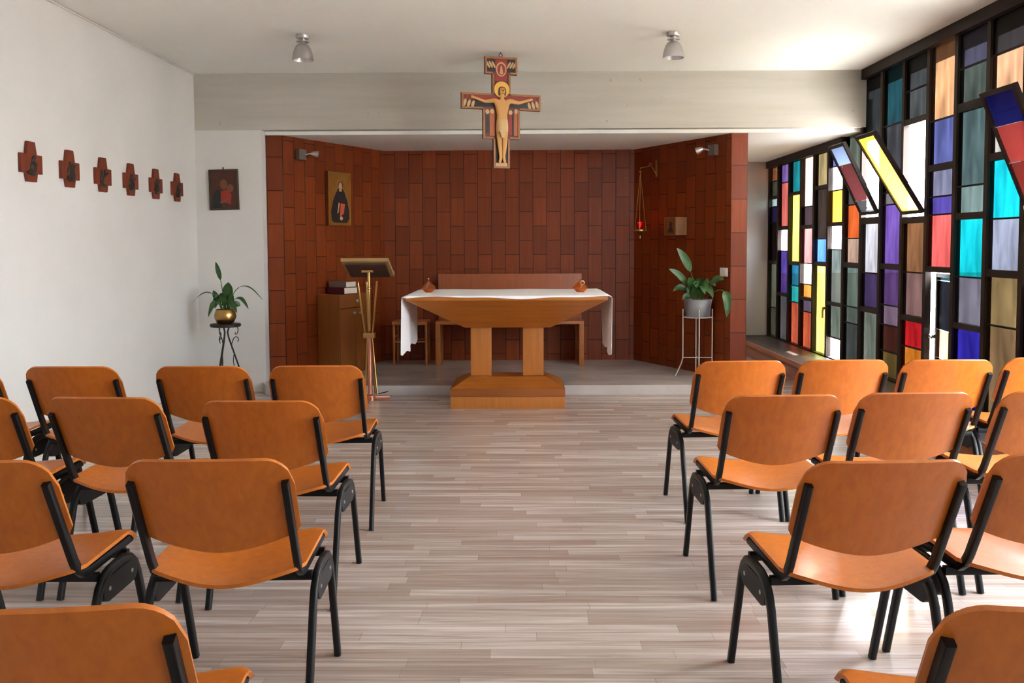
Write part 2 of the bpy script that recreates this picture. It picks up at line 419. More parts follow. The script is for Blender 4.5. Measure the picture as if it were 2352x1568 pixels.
# ---------------------------------------------------------------- stained glass wall
YM = [round(11.48-.448*k, 3) for k in range(34)]
DATA = {
1:[(2.342,2.153,(235,150,100),''),(2.142,1.963,(112,112,92),'t'),(1.925,1.833,(205,240,240),'F'),(1.827,1.631,(58,48,98),'t'),(1.631,1.157,(40,32,28),'t'),(1.113,.575,(168,170,148),'F'),(.559,.223,(122,122,102),'t')],
2:[(2.344,2.106,(115,85,140),''),(2.095,1.579,(192,92,82),'t'),(1.532,1.281,(255,255,255),'F'),(1.281,.77,(92,65,148),'t'),(.734,.205,(97,92,97),'F')],
3:[(2.339,1.965,(30,120,125),''),(1.93,1.163,(250,240,90),'F'),(1.118,.886,(45,130,165),'F'),(.876,.699,(55,205,205),'t'),(.679,.228,(225,105,75),'t')],
4:[(2.344,1.782,(246,200,168),''),(1.772,1.576,(76,58,62),'t'),(1.533,1.153,(240,127,122),'F'),(1.143,.922,(255,255,255),'t'),(.912,.772,(245,155,70),'t'),(.738,.617,(125,105,130),'F'),(.607,.204,(230,106,72),'t')],
5:[(2.359,1.982,(165,140,95),''),(1.941,1.424,(62,48,42),'F'),(1.411,1.176,(85,130,250),'t'),(1.13,.21,(255,248,120),'F')],
6:[(2.363,2.147,(115,120,175),''),(2.139,1.905,(250,252,255),'t'),(1.9,1.583,(250,180,65),'t'),(1.544,1.312,(255,255,255),'F'),(1.304,.773,(150,158,150),'t'),(.738,.416,(130,142,132),'F'),(.411,.186,(255,255,255),'t')],
7:[(2.346,1.989,(92,98,84),''),(1.948,1.738,(80,72,66),'F'),(1.738,1.423,(205,88,40),'t'),(1.411,1.186,(178,142,120),'t'),(1.136,.765,(112,128,118),'F'),(.757,.606,(98,110,104),'t'),(.602,.215,(72,78,78),'t')],
8:[(2.871,2.342,(46,46,46),''),(2.318,1.608,'OPEN'),(1.546,1.105,(202,192,194),'F'),(1.097,.789,(78,60,108),'t'),(.741,.216,(125,135,125),'F')],
9:[(2.842,2.386,(30,66,72),''),(2.375,1.809,(60,58,60),'t'),(1.802,1.706,(112,102,106),'t'),(1.699,1.194,(112,78,155),'t'),(1.146,.839,(102,70,132),'F'),(.832,.667,(142,116,142),'t'),(.659,.438,(76,36,30),'t'),(.43,.204,(105,85,45),'t')],
10:[(2.852,2.612,(60,60,60),''),(2.605,2.365,(68,68,66),'t'),(2.344,1.585,'OPEN'),(1.533,1.138,(135,88,56),'F'),(1.131,.782,(152,114,114),'t'),(.736,.528,(218,30,40),'F'),(.521,.237,(228,132,40),'t')],
11:[(2.855,2.309,(226,162,112),''),(2.302,1.972,(88,90,142),'t'),(1.923,1.725,(120,116,136),'F'),(1.725,1.591,(82,66,142),'t'),(1.585,1.191,(236,96,90),'t'),(1.149,.274,'DOOR')],
12:[(2.87,2.622,(70,66,82),''),(2.616,2.37,(70,75,68),'t'),(2.31,1.78,(76,92,90),'F'),(1.774,1.588,(112,128,122),'t'),(1.54,1.135,(20,190,196),'F'),(1.123,.793,(142,138,158),'t'),(.753,.25,(58,48,192),'F')],
13:[(2.87,2.624,(54,46,46),''),(2.619,2.24,(228,165,122),'t'),(2.234,1.973,(178,168,156),'t'),(1.923,1.536,(24,196,206),'F'),(1.53,1.192,(152,152,168),'t'),(1.143,.823,(168,142,98),'F'),(.814,.25,(152,122,88),'t')],
14:[(2.87,2.4,(52,48,60),''),(2.344,1.585,'OPEN'),(1.533,1.1,(200,225,190),'F'),(1.09,.25,(52,36,88),'t')],
}
rr = random.Random(5)
PAL = [(255,255,255),(250,240,90),(24,196,206),(236,96,90),(142,138,158),(228,165,122),(88,90,142),(168,142,98),(150,158,150),(58,48,192),(250,180,65),(92,65,148),(215,240,240),(112,128,122)]
PALE = [(255,255,255),(238,238,232),(238,228,200),(220,228,225),(255,255,255),(238,215,190)]  # pale glass chosen for unseen bays, to let more light into the room
def colname(c):
    r,g,b = c; mx, mn = max(c), min(c)
    if mx < 66: return 'very dark'
    if mn > 235: return 'clear white'
    if mx-mn < 28: return 'pale grey' if mx > 140 else 'dark grey'
    if r == mx:
        if g > .85*r: return 'yellow'
        if g > .66*r: return 'amber' if b < .5*r else 'peach'
        if b > .8*r: return 'mauve'
        return 'red' if g < .55*r and b < .6*r and r > 140 else ('orange' if r > 140 else 'brown')
    if b == mx: return 'turquoise' if g > .8*b else ('purple' if r > .6*b else 'blue')
    return 'turquoise' if b > .8*g and r < .6*g else 'grey green'
LUMA = [1.0]
def sash_parts(parent, W, H, panes, T=.03, fw=.03, sl=1.0, sd=0.0, td=1.0):
    """a framed light lying in local x (0..W) and z (0..H); panes [(z0,z1,rgb)]"""
    f = MB(); f.box(0,W,0,T,0,fw); f.box(0,W,0,T,H-fw,H); f.box(0,fw,0,T,fw,H-fw); f.box(W-fw,W,0,T,fw,H-fw)
    f.build('sash_frame', M['frame'], parent)
    for i,(a,b,c) in enumerate(panes):
        g = MB()
        if sd: g.quad((fw,T*.4,a+.001),(W-fw,T*.4,a+.001),(W-fw,T*.4,b-.001),(fw,T*.4,b-.001))
        else: g.box(fw,W-fw,T*.4,T*.4+.005,a+.002,b-.002)
        tag(g.build('glass_pane', glass(c, sl, sd, td), parent), colname(c)+' glass')
def window(k):
    y1, y0 = YM[k-1], YM[k]
    yc = (y0+y1)/2
    top = ZA if y0 > YW+.1 else ZC
    w = bpy.data.objects.new('window_%d' % k, None); COL.objects.link(w); w.location = (XR, yc, 0); struct(w)
    h = .448/2; mw = .024      # half bay, half mullion
    f = MB()
    # mullion on the near side of each bay, head and bottom rail; the glazing plane sits at x=0
    f.box(-.018,.03,-h,-h+mw*2,.15,top)
    if k == 1: f.box(-.018,.03,h-.03,h,.15,top)
    f.box(-.02,.035,-h+mw*2,h,.15,.205)
    f.box(-.05,.035,-h,h,top-.085 if top < 2.6 else top-.09,top)
    glassw = (-h+mw*2+.004, h-.004)
    panes = DATA.get(k)
    if panes is None:
        panes = []; z = 2.865
        while z > .35:
            d = rr.uniform(.2,.65); zb = max(.21, z-d)
            if zb < .35: zb = .21
            panes.append((z, zb, rr.choice(PAL if k < 16 else PALE), rr.choice('tF'))); z = zb-.012
    lead = MB(); nl = 0
    for i, e in enumerate(panes):
        z1, z0, c = e[:3]
        if i == 0: z1 = top-.08
        if i > 0:
            pz = panes[i-1][1]; mid = (pz+z1)/2
            thick = e[3] == 'F' if len(e) > 3 else True
            if c in ('OPEN','DOOR') or panes[i-1][2] in ('OPEN','DOOR'): thick = True
            if thick: f.box(-.014,.03,-h+mw*2,h,min(z1,pz-.035),max(pz,z1+.035))
            else: lead.box(-.006,.01,-h+mw*2,h,mid-.006,mid+.006); nl += 1
        if c in ('OPEN','DOOR'): continue
        zt = z1 if i == 0 or (len(e) > 3 and e[3] == 'F') else (z1+panes[i-1][1])/2
        zn = z0 if i == len(panes)-1 or (panes[i+1][2] in ('OPEN','DOOR')) or panes[i+1][3] == 'F' else (z0+panes[i+1][0])/2
        if i == len(panes)-1: zn = .203
        g = MB(); g.box(0,.006,glassw[0]-.006,glassw[1]+.006,zn-.002,zt+.002)
        tag(g.build('glass_pane', glass(c, (.28 if k > 20 else .75 if k > 18 else 1.1 if k > 14 else .5 if k < 8 and min(c) > 225 else .85 if zn < .95 and max(c) < 250 else 1.0)), w), colname(c)+' glass')
    f.build('window_frame', M['frame'], w)
    if nl: lead.build('glazing_bar', M['lead'], w)
    # tilted hopper lights, hinged at the bottom, leaning into the room
    for e in panes:
        if e[2] == 'OPEN':
            H = e[0]-e[1]-.01
            th = {8:(.46,[(.10,.0),]),10:(.56,None),14:(.40,None)}.get(k,(.5,None))[0]
            cols = {8:[(.03,.14,(62,58,58)),(.14,.50,(96,44,44)),(.50,H-.03,(170,190,235))],
                    10:[(.03,H-.03,(250,205,50))],
                    14:[(.03,.28,(120,40,34)),(.28,.52,(165,58,52)),(.52,H-.03,(26,26,84))]}[k]
            s = bpy.data.objects.new('hopper_sash', None); COL.objects.link(s); s.parent = w
            s.location = (-.03, h-.012, e[1]+.02); s.rotation_mode = 'XYZ'
            W = .448-.06
            # local x runs toward the viewer along the wall, z up the sash
            s.rotation_euler = Matrix(((0,-math.cos(th),-math.sin(th)),(-1,0,0),(0,-math.sin(th)*-1*-1,math.cos(th)))).transposed().transposed().to_euler()
            R = Matrix.Identity(3)
            R.col[0] = (0,-1,0); R.col[2] = (-math.sin(th),0,math.cos(th)); R.col[1] = Vector(R.col[2]).cross(Vector(R.col[0]))
            s.rotation_euler = R.to_euler()
            sash_parts(s, W, H, cols, sl={8:.8,10:1.2,14:.7}[k], sd=.6, td={8:.10,10:.62,14:.06}[k])
            st = MB(); st.tube([(W*.2,.03,.03),(W*.2,.06,.05)], .006, 6); st.tube([(W*.8,.03,.03),(W*.8,.06,.05)], .006, 6)
            st.build('hinge', M['screw'], s)
        if e[2] == 'DOOR':
            s = bpy.data.objects.new('casement_sash', None); COL.objects.link(s); s.parent = w
            H = e[0]-e[1]-.02; W = .448-.056; th = math.radians(9)
            R = Matrix.Identity(3)
            R.col[0] = (math.sin(th), math.cos(th), 0); R.col[2] = (0,0,1); R.col[1] = (-math.cos(th), math.sin(th), 0)
            s.rotation_euler = R.to_euler(); s.location = (.03, -h+mw*2+.004, e[1]+.01)
            sash_parts(s, W, H, [(.03,.20,(16,16,60)),(.20,.42,(240,195,165)),(.42,.80,(14,20,40)),(.80,H-.03,(30,120,140))])
            hd = MB(); hd.lathe([(.016,0),(.016,.02),(.009,.024),(.009,.05)], 10, (W-.016,.03,.36), 'Y')
            hd.tube([(W-.016,.075,.36),(W-.05,.08,.375),(W-.10,.078,.355),(W-.125,.078,.37)], .008, 8)
            tag(hd.build('handle', M['blackpl'], s), 'dark lever handle')
    return w
for k in range(1, len(YM)):
    w = window(k)
# lever on the tall yellow light
w5 = bpy.data.objects['window_5']
hd = MB(); hd.lathe([(.014,0),(.014,-.02)], 10, (-.018,-.2,.70), 'X'); hd.tube([(-.045,-.2,.71),(-.05,-.2,.66),(-.05,-.2,.60)], .009, 8)
hd.build('handle', M['brass'], w5)
# plinth under the glass, ledge and its dark top
m = MB()
prof = [(XR+.1,.001),(2.76,.001),(2.765,.06),(2.80,.10),(2.79,.155),(XR+.1,.155)]
m.hexa([(x,YP,z) for x,z in prof], [(x,YB+.01,z) for x,z in prof])
struct(m.build('trim_2', M['ledge'], ang=50))
m = MB(); m.box(2.735,XR-.02,YB+.01,YP,.157,.192)
struct(m.build('trim_3', M['slate']))
m = MB(); m.box(2.722,2.7345,YB+.01,YP,.15,.195)
struct(m.build('trim_4', M['ledge']))
# outside: paving, eave, render wall
m = MB(); m.box(XR+.12, XR+40, -30, 45, -.3, -.15)
struct(m.build('exterior_ground', M['ext_ground']))
m = MB(); m.box(XR+.08, XR+.55, YB-.3, YP+.2, ZC+.02, ZC+.2)
struct(m.build('roof_eave_outside', M['ext_wall']))

# ---------------------------------------------------------------- chairs
def chair_proto():
    t = thing('plywood_chair', 'x', 'chair', group='plywood chairs facing the altar')
    # seat: saddle-shaped plywood
    def panel(fn, nu, nv, th):
        m = MB(); P = [[None]*(nv+1) for _ in range(nu+1)]
        for i in range(nu+1):
            for j in range(nv+1): P[i][j] = Vector(fn(i/nu*2-1, j/nv))
        Nn = [[None]*(nv+1) for _ in range(nu+1)]
        for i in range(nu+1):
            for j in range(nv+1):
                a = P[min(i+1,nu)][j]-P[max(i-1,0)][j]; b = P[i][min(j+1,nv)]-P[i][max(j-1,0)]
                c = a.cross(b); Nn[i][j] = c.normalized() if c.length > 1e-9 else Vector((0,0,1))
        b0 = len(m.v)
        for sgn in (.5,-.5):
            for i in range(nu+1):
                for j in range(nv+1): m.v.append(tuple(P[i][j]+Nn[i][j]*th*sgn))
        K = (nu+1)*(nv+1); I = lambda i,j,s: s*K+i*(nv+1)+j
        for i in range(nu):
            for j in range(nv):
                m.face((I(i,j,0),I(i+1,j,0),I(i+1,j+1,0),I(i,j+1,0))); m.face((I(i,j,1),I(i,j+1,1),I(i+1,j+1,1),I(i+1,j,1)))
        for i in range(nu):
            m.face((I(i,0,0),I(i,0,1),I(i+1,0,1),I(i+1,0,0))); m.face((I(i,nv,0),I(i+1,nv,0),I(i+1,nv,1),I(i,nv,1)))
        for j in range(nv):
            m.face((I(0,j,0),I(0,j+1,0),I(0,j+1,1),I(0,j,1))); m.face((I(nu,j,0),I(nu,j,1),I(nu,j+1,1),I(nu,j+1,0)))
        return m
    HW = .222
    def seat(u, v):
        au = abs(u)
        yr = -.235+.045*au**2.2; yf = .205-.0*au
        # rounded corners
        if au > .84:
            q = (au-.84)/.16; cr = .034*(1-math.sqrt(max(0,1-q*q))); yr += cr; yf -= cr
        y = yr+(yf-yr)*v
        z = .462-.036*math.cos(min(1,au)*PI/2)**1.4*(1-.55*v) + .008*v
        if v > .8: z -= .035*((v-.8)/.2)**2
        return (u*HW, y, z)
    panel(seat, 26, 16, .011).build('seat', M['ply'], t, ang=50)
    BW = .226
    def lean(z): return -.178-(z-.455)*.50
    def back(u, v):
        au = abs(u); zt = .818-.006*au**2; zb = .525+.062*au**1.7
        if au > .70:
            q = (au-.70)/.30; zt -= .078*(1-math.sqrt(max(0,1-q*q)))
        if au > .93:
            q = (au-.93)/.07; zb += .016*(1-math.sqrt(max(0,1-q*q)))
        z = zb+(zt-zb)*v
        return (u*BW, lean(z)+.019-.034*(1-au**2), z)
    panel(back, 36, 14, .011).build('backrest', M['ply'], t, ang=50)
    sec = rsec(.019,.027)
    for s in (-1,1):
        x = s*.205
        # back upright, bending forward into the rail under the seat
        z1 = .748
        p = [(x,lean(z1),z1),(x,lean(.60),.60),(x,lean(.49),.49),(x,lean(.455)+.004,.458),(x,-.145,.437),(x,-.11,.432),(x,.17,.438)]
        MB().sweep(p, sec).build('upright', M['black'], t, ang=50)
        x = s*.2375
        lsec = rsec(.022,.028,.6)
        rear = [(x,-.252,0),(x,-.14,.335),(x,-.118,.375),(x,-.085,.402),(x,-.05,.411),(x,0,.413)]
        front = [(x,.252,0),(x,.14,.335),(x,.118,.375),(x,.085,.402),(x,.05,.411),(x,0,.413)]
        MB().sweep(rear, lsec).build('leg', M['black'], t, ang=50)
        MB().sweep(front, lsec).build('leg', M['black'], t, ang=50)
        # linking plate, a stadium shape between the leg tops, with two bolts
        m = MB(); out = []
        for i in range(9):
            a = PI/2+PI*i/8; out.append((-.075+.036*math.cos(a), .362+.036*math.sin(a)))
        for i in range(9):
            a = -PI/2+PI*i/8; out.append((.085+.036*math.cos(a), .362+.036*math.sin(a)))
        xa, xb = (x-.009, x+.0105) if s > 0 else (x-.0105, x+.009)
        m.hexa([(xa,a,b) for a,b in out], [(xb,a,b) for a,b in out])
        pl = m.build('side_plate', M['blackpl'], t)
        for yy in (-.07,.08):
            m = MB(); h = .0018 if s > 0 else -.0018
            m.lathe([(.007,0),(.006,h)], 10, (xb if s > 0 else xa, yy, .362), 'X'); m.build('bolt', M['screw'], pl)
    m = MB()
    m.sweep([(-.228,-.10,.408),(.228,-.10,.408)], rsec(.022,.026), side=Vector((0,1,0))); m.sweep([(-.228,.10,.408),(.228,.10,.408)], rsec(.022,.026), side=Vector((0,1,0)))
    m.build('seat_frame', M['black'], t)
    return t
CH = [ # x, y, yaw(deg), label
 (-.80,1.71,4.4,'plywood chair at the front left edge of view, only back and seat corner showing'),
 (.893,1.71,-2,'plywood chair cut off at the bottom right corner of the photo'),
 (-.852,2.67,2,'plywood chair at the aisle end of the left block, second row from the viewer'),
 (-1.475,2.66,0,'plywood chair half out of frame, left of the nearest whole chair in the left block'),
 (.937,2.645,3,'plywood chair at the aisle end of the right block, second row from the viewer'),
 (1.475,2.72,2,'plywood chair at the right edge of the photo, linked beside the nearest whole chair'),
 (-.951,3.55,-1,'plywood chair at the aisle end of the left block, third row from the viewer'),
 (-1.553,3.63,-3,'plywood chair in the middle of the left block, third row, behind the nearest whole chair'),
 (-2.12,3.64,0,'plywood chair cut by the left edge of the photo, third row from the viewer'),
 (.968,3.645,2,'plywood chair at the aisle end of the right block, third row from the viewer'),
 (1.478,3.69,2,'plywood chair in the middle of the right block, third row from the viewer'),
 (2.03,3.72,2,'plywood chair cut by the right edge, third row from the viewer'),
 (-.976,4.476,2,'plywood chair of the left front row beside the aisle, in front of the brass lectern'),
 (-1.50,4.47,0,'plywood chair of the left front row, below the brass pot plant'),
 (-2.115,4.47,0,'plywood chair of the left front row standing before the bare white wall'),
 (-2.68,4.46,0,'plywood chair of the left front row, closest to the white wall, mostly cut off'),
 (1.037,4.605,3,'plywood chair of the right front row beside the aisle, below the grey pot plant'),
 (1.545,4.63,2,'plywood chair of the right front row, second from the aisle, before the yellow glass'),
 (2.055,4.63,0,'plywood chair of the right front row, third from the aisle, before the narrow open window'),
 (2.585,4.70,0,'plywood chair of the right front row, closest to the stained glass, cut by the frame'),
]
proto = chair_proto()
for i, (x, y, a, lab) in enumerate(CH):
    o = proto if i == 0 else dup(proto)
    o.location = (x, y, 0); o.rotation_euler = (0,0,math.radians(a)); o['label'] = lab

# ---------------------------------------------------------------- altar
AX = -.12
t = thing('altar', 'large oak altar with tapering top on two square pillars and stepped plinth', 'altar', (AX,7.73,0))
m = MB(); m.cbox(-.48,.48,-.31,.32,0,.0985,.004); m.build('plinth', M['oakv'], t)
m = MB(); m.cbox(-.482,.482,-.313,.322,.0995,.165,.003); tag(m.build('plinth_rail', M['oakdark'], t), 'darker oak rail')
m = MB()
bq = [(-.475,-.306,.166),(.475,-.306,.166),(.475,.315,.166),(-.475,.315,.166)]; tq = [(-.33,-.12,.243),(.33,-.12,.243),(.33,.13,.243),(-.33,.13,.243)]
m.hexa(bq, tq); m.build('plinth_slope', M['oak'], t, ang=15)
for x0 in (-.32,.13):
    m = MB(); m.cbox(x0,x0+.178,-.075,.085,.244,.664,.004); m.build('pillar', M['oakv'], t)
m = MB()
T0 = [(-.365,-.13,.665),(.365,-.13,.665),(.365,.14,.665),(-.365,.14,.665)]
T1 = [(-.815,-.53,.922),(.815,-.53,.922),(.815,.53,.922),(-.815,.53,.922)]
m.hexa(T0, T1); m.build('tapering_body', M['oak'], t, ang=15)
m = MB(); m.cbox(-.817,.817,-.532,.532,.9225,.952,.003); m.build('table_slab', M['oak'], t)
# runner of white linen over the top, both ends hanging
def cloth():
    m = MB(); nx, ny = 90, 26
    rnd = random.Random(3); ph = [rnd.uniform(0,6) for _ in range(6)]
    top = .9585; xe = .829; drop = .487
    L = xe + drop
    S = [(-L+2*L*i/nx) for i in range(nx+1)]
    V = []
    for s in S:
        for j in range(ny+1):
            v = j/ny; y = -.55+1.09*v
            a = abs(s); sg = 1 if s > 0 else -1
            wob = .006*math.sin(7*v+ph[0]+s*3)
            if a <= xe:
                x = s; z = top + .0016*math.sin(9*s+ph[1])*math.sin(5*v) 
                if j < 2: y = -.5375; z -= (.0 if j else .013+.008*math.sin(5*s+1)+.004*math.sin(13*s))
                y2 = y
            else:
                d = a-xe; r = .02
                if d < r*PI/2:
                    th = d/r; x = sg*(xe+r*math.sin(th)); z = top-r*(1-math.cos(th))
                else:
                    d2 = d-r*PI/2; fl = d2/drop
                    zig = .028*(abs(((v*4.0+.2) % 1)-.5)*2-.5)*fl
                    x = sg*(xe+r+.016*math.sin(11*v+ph[2]+sg)*fl+.012*math.sin(5*v+ph[3])*fl)
                    z = top-r-d2+zig
                    y = y + .02*math.sin(3*v+ph[4])*fl
            V.append((x,y,z))
    m.v = V
    for i in range(nx):
        for j in range(ny):
            a = i*(ny+1)+j; m.face((a,a+ny+1,a+ny+2,a+1))
    o = m.build('altar_cloth', M['cloth'], ang=80, loc=(AX,7.73,0))
    sm = o.modifiers.new('thick','SOLIDIFY'); sm.thickness = .0025; sm.offset = 1
    return o
tag(cloth(), 'white linen runner laid along the altar top with both ends hanging', 'altar cloth')
def oil_lamp(x, y, lab, loop):
    t = thing('oil_lamp', lab, 'oil lamp', (x,y,.961), group='amber oil lamps on the altar')
    m = MB(); m.lathe([(.001,0),(.03,0),(.034,.006),(.066,.036),(.067,.042),(.064,.044),(.030,.010),(.001,.009)], 20, cap=False); m.build('bowl', M['amber'], t)
    m = MB(); m.lathe([(.001,.011),(.030,.011),(.050,.028),(.001,.028)], 20, cap=False); m.build('oil', M['oil'], t)
    m = MB(); m.lathe([(.066,.0445),(.05,.06),(.022,.086),(.010,.098),(.008,.108),(.012,.111),(.001,.112)], 20, cap=False); m.build('cover', M['amber'], t)
    m = MB()
    if loop: m.tube([(.0,0,.03),(.012,0,.055)]+arc((.018,.082),.016,PI,-PI*.6,10,'xz'), .0035, 8)
    else: m.tube([(-.02,0,.03),(-.006,0,.06),(.004,0,.085)], .0035, 8); m.lathe([(.001,.112),(.008,.118),(.001,.124)], 10, cap=False)
    m.build('wick', M['wick'], t)
oil_lamp(-.808,7.74,'amber glass oil lamp on the left end of the white altar cloth',False)
oil_lamp(.506,7.68,'amber glass oil lamp with pale wick loop on the right end of the altar',True)

# bench behind the altar
t = thing('bench', 'long wooden bench with high panelled back standing behind the altar', 'bench', (-.128,9.5,ZPL))
m = MB(); m.cbox(-.785,.785,-.1,.27,.44,.472,.003); m.build('seat', M['bench'], t)
for s in (-1,1):
    m = MB(); xa = -.785 if s < 0 else .735
    m.cbox(xa,xa+.05,-.1,.27,.001,.4395,.003); m.build('leg', M['bench'], t)
m = MB(); m.cbox(-.785,.785,.275,.30,.40,.962,.003); tag(m.build('backrest', M['benchback'], t), 'tall reddish veneer panel')
# stool
t = thing('stool', 'small wooden stool with stretchers half hidden by the hanging altar cloth', 'stool', (-1.19,9.55,ZPL), math.radians(0))
m = MB(); m.cbox(-.19,.19,-.12,.22,.432,.468,.012); m.build('seat', M['bench'], t)
for x in (-.172,.172):
    for y in (-.1,.2):
        m = MB(); m.lathe([(.012,.001),(.015,.2),(.015,.43)], 10, (x,y,0)); m.build('leg', M['bench'], t)
for z,y in ((.25,-.1),(.25,.2)):
    m = MB(); m.tube([(-.16,y,z),(.16,y,z)], .008, 8); m.build('stretcher', M['bench'], t)
for x in (-.172,.172):
    m = MB(); m.tube([(x,-.088,.30),(x,.188,.30)], .008, 8); m.build('stretcher', M['bench'], t)

# cabinet against the left timber wall; local +x along the wall (away), -y out of the wall
WL_A = Vector((-2.247,8.45,0)); WL_U = Vector((.45869,.8886,0)); WL_N = Vector((.8886,-.45869,0))
WR_A = Vector((1.242,9.87,0)); WR_U = Vector((.45721,-.88936,0)); WR_N = Vector((-.88936,-.45721,0))
def on_left(al, off, z): p = WL_A+WL_U*al+WL_N*off; return (p.x,p.y,z)
def on_right(al, off, z): p = WR_A+WR_U*al+WR_N*off; return (p.x,p.y,z)
RZL = math.atan2(WL_U.y, WL_U.x); RZR = math.atan2(WR_U.y, WR_U.x)
t = thing('cabinet', 'narrow wooden cabinet with one drawer above two doors against the tiled wall', 'cabinet', on_left(.70,.15,ZPL), RZL)
W2, D2, HC = .25, .142, .795
m = MB(); m.box(-W2,W2,-D2+.02,D2,.001,HC); m.build('body', M['cab'], t)
m = MB(); m.cbox(-W2+.002,W2-.002,-D2,-D2+.0195,HC-.135,HC-.003,.002); dr = m.build('drawer', M['cab'], t)
m = MB(); m.lathe([(.006,0),(.006,-.012),(.015,-.018),(.013,-.028),(.001,-.03)], 14, (.0,-D2,HC-.07), 'Y'); m.build('knob', M['silver'], dr)
for s in (-1,1):
    m = MB(); xa, xb = (-W2+.002,-.0015) if s < 0 else (.0015,W2-.002)
    m.cbox(xa,xb,-D2,-D2+.0195,.03,HC-.139,.002); d = m.build('door', M['cab'], t)
    m = MB(); m.lathe([(.006,0),(.006,-.012),(.015,-.018),(.013,-.028),(.001,-.03)], 14, (s*.045,-D2,HC-.19), 'Y'); m.build('knob', M['silver'], d)
def book(lab, al, off, z, w, d, h, rz, mat, name='book'):
    t = thing(name, lab, 'book', on_left(al,off,z), RZL+rz, group='books stacked on the cabinet')
    m = MB(); m.cbox(-w/2,w/2,-d/2,d/2,0,.004,.001); m.cbox(-w/2,w/2,-d/2,d/2,h-.004,h,.001); m.cbox(-w/2,w/2,-d/2,-d/2+.006,.0,h,.002)
    m.build('cover', mat, t)
    m = MB(); m.box(-w/2+.004,w/2-.004,-d/2+.0065,d/2-.006,.0045,h-.0045); m.build('pages', M['page'], t)
book('thick dark red book at the bottom of the stack on the cabinet', .66,.155,ZPL+HC+.001,.23,.20,.065,math.radians(-94),M['bookred'])
book('grey brown book lying on top of the dark red book', .665,.155,ZPL+HC+.067,.22,.165,.058,math.radians(-91),M['bookgrey'])

# lectern
t = thing('lectern', 'slender brass lectern with sloping reading desk standing on the floor', 'lectern', (-1.345,7.86,0))
m = MB()
hx = .205
dA = [(-hx,-.22,1.262),(hx,-.22,1.262),(hx,.12,1.118),(-hx,.12,1.118)]
m.hexa([(x,y,z-.028) for x,y,z in dA], dA); m.build('reading_desk', pbr('lectern_desk_wood', (166,132,82), .4, noise=((2,30,30), .5, (132,98,58))), t)
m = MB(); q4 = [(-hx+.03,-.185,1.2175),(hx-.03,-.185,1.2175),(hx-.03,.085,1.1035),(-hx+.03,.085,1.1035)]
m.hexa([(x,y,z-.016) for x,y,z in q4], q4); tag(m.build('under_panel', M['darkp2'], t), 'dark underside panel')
m = MB(); m.cbox(-hx,hx,.118,.13,1.09,1.15,.002); m.build('book_ledge', M['bench'], t)
m = MB(); m.cbox(-.05,.05,-.1,.05,1.135,1.155,.002); m.lathe([(.013,0),(.013,.12)], 14, (0,-.02,1.03)); m.build('desk_bracket', M['brass'], t)
m = MB(); m.lathe([(.014,.62),(.014,.98),(.019,.985),(.019,1.0),(.014,1.005),(.014,1.08)], 16, (0,-.02,0)); m.build('pole', M['brass'], t)
m = MB(); m.lathe([(.020,.055),(.020,.554)], 16, (0,-.02,0)); tag(m.build('column', M['copper'], t), 'rose copper lower column')
m = MB(); m.cbox(-.05,.05,-.06,.03,.555,.60,.004); m.build('collar', M['brass'], t)
for (tx,ty,bx,by) in ((-.085,-.06,.055,.05),(.075,-.03,-.045,.0),(-.03,.06,.03,.085)):
    m = MB(); m.tube([(tx,ty-.02,1.05),(tx*.42,ty*.4-.02,.60),(bx*.35,by*.4-.02,.56),(bx*.55,by*.55-.02,.4),(bx,by-.02,.045)], .0085, 10)
    m.lathe([(.001,1.06),(.009,1.056),(.011,1.05),(.009,1.044)], 10, (tx,ty-.02,0), cap=False)
    m.build('rod', M['brass'], t)
for a in (15,150,265):
    m = MB(); c, s = math.cos(math.radians(a)), math.sin(math.radians(a))
    m.sweep([(0.03*c,.03*s-.02,.026),(.17*c,.17*s-.02,.022)], rsec(.05,.03), side=Vector((-s,c,0))); m.build('foot', M['copper'], t)
m = MB(); m.lathe([(.05,.001),(.05,.044),(.02,.052)], 18, (0,-.02,0)); m.build('base', M['copper'], t)
m = MB(); m.tube([(.06,.04,.046),(.11,.10,.050),(.13,.16,.048)], .004, 6); m.build('cord', M['blackpl'], t)

# ---------------------------------------------------------------- plants
def leaf(mb, base, ctrl, tip, w, up=(0,0,1), n=9, fold=.25, stemfrac=.3, stemr=.0035):
    B, Cc, T = Vector(base), Vector(ctrl), Vector(tip)
    def P(t): return B*(1-t)**2+Cc*2*t*(1-t)+T*t*t
    st = [P(stemfrac*i/4) for i in range(5)]
    mb.mi = 1; mb.tube(st, stemr, 6); mb.mi = 0
    b = len(mb.v)
    U = Vector(up)
    for i in range(n+1):
        f = i/n; t = stemfrac+(1-stemfrac)*f
        p = P(t); d = (P(min(1,t+.02))-P(t-.02)).normalized()
        sd = d.cross(U)
        if sd.length < .05: sd = d.cross(Vector((1,0,0)))
        sd.normalize(); nn = sd.cross(d)
        ww = w*(math.sin(PI*min(1,f**.8))**.75 if 0 < f < 1 else .02)
        for sgn in (-1,-.5,0,.5,1):
            mb.v.append(tuple(p+sd*ww*sgn+nn*(abs(sgn)*fold*ww+.002*math.sin(9*f+sgn*3))))
    for i in range(n):
        for j in range(4):
            a = b+i*5+j; mb.face((a,a+1,a+6,a+5))
def plant(name, label, loc, pot_fn, leaves, zs, soil_r):
    t = thing(name, label, 'potted plant', loc)
    pot_fn(t)
    m = MB(); m.lathe([(.001,zs-.01),(soil_r,zs-.01),(soil_r,zs),(.001,zs)], 18, cap=False); m.build('soil', M['soil'], t)
    m = MB()
    for L in leaves: leaf(m, *L[:4], **(L[4] if len(L) > 4 else {}))
    m.build('foliage', [M['leaf'], M['stem']], t, ang=80)
    return t
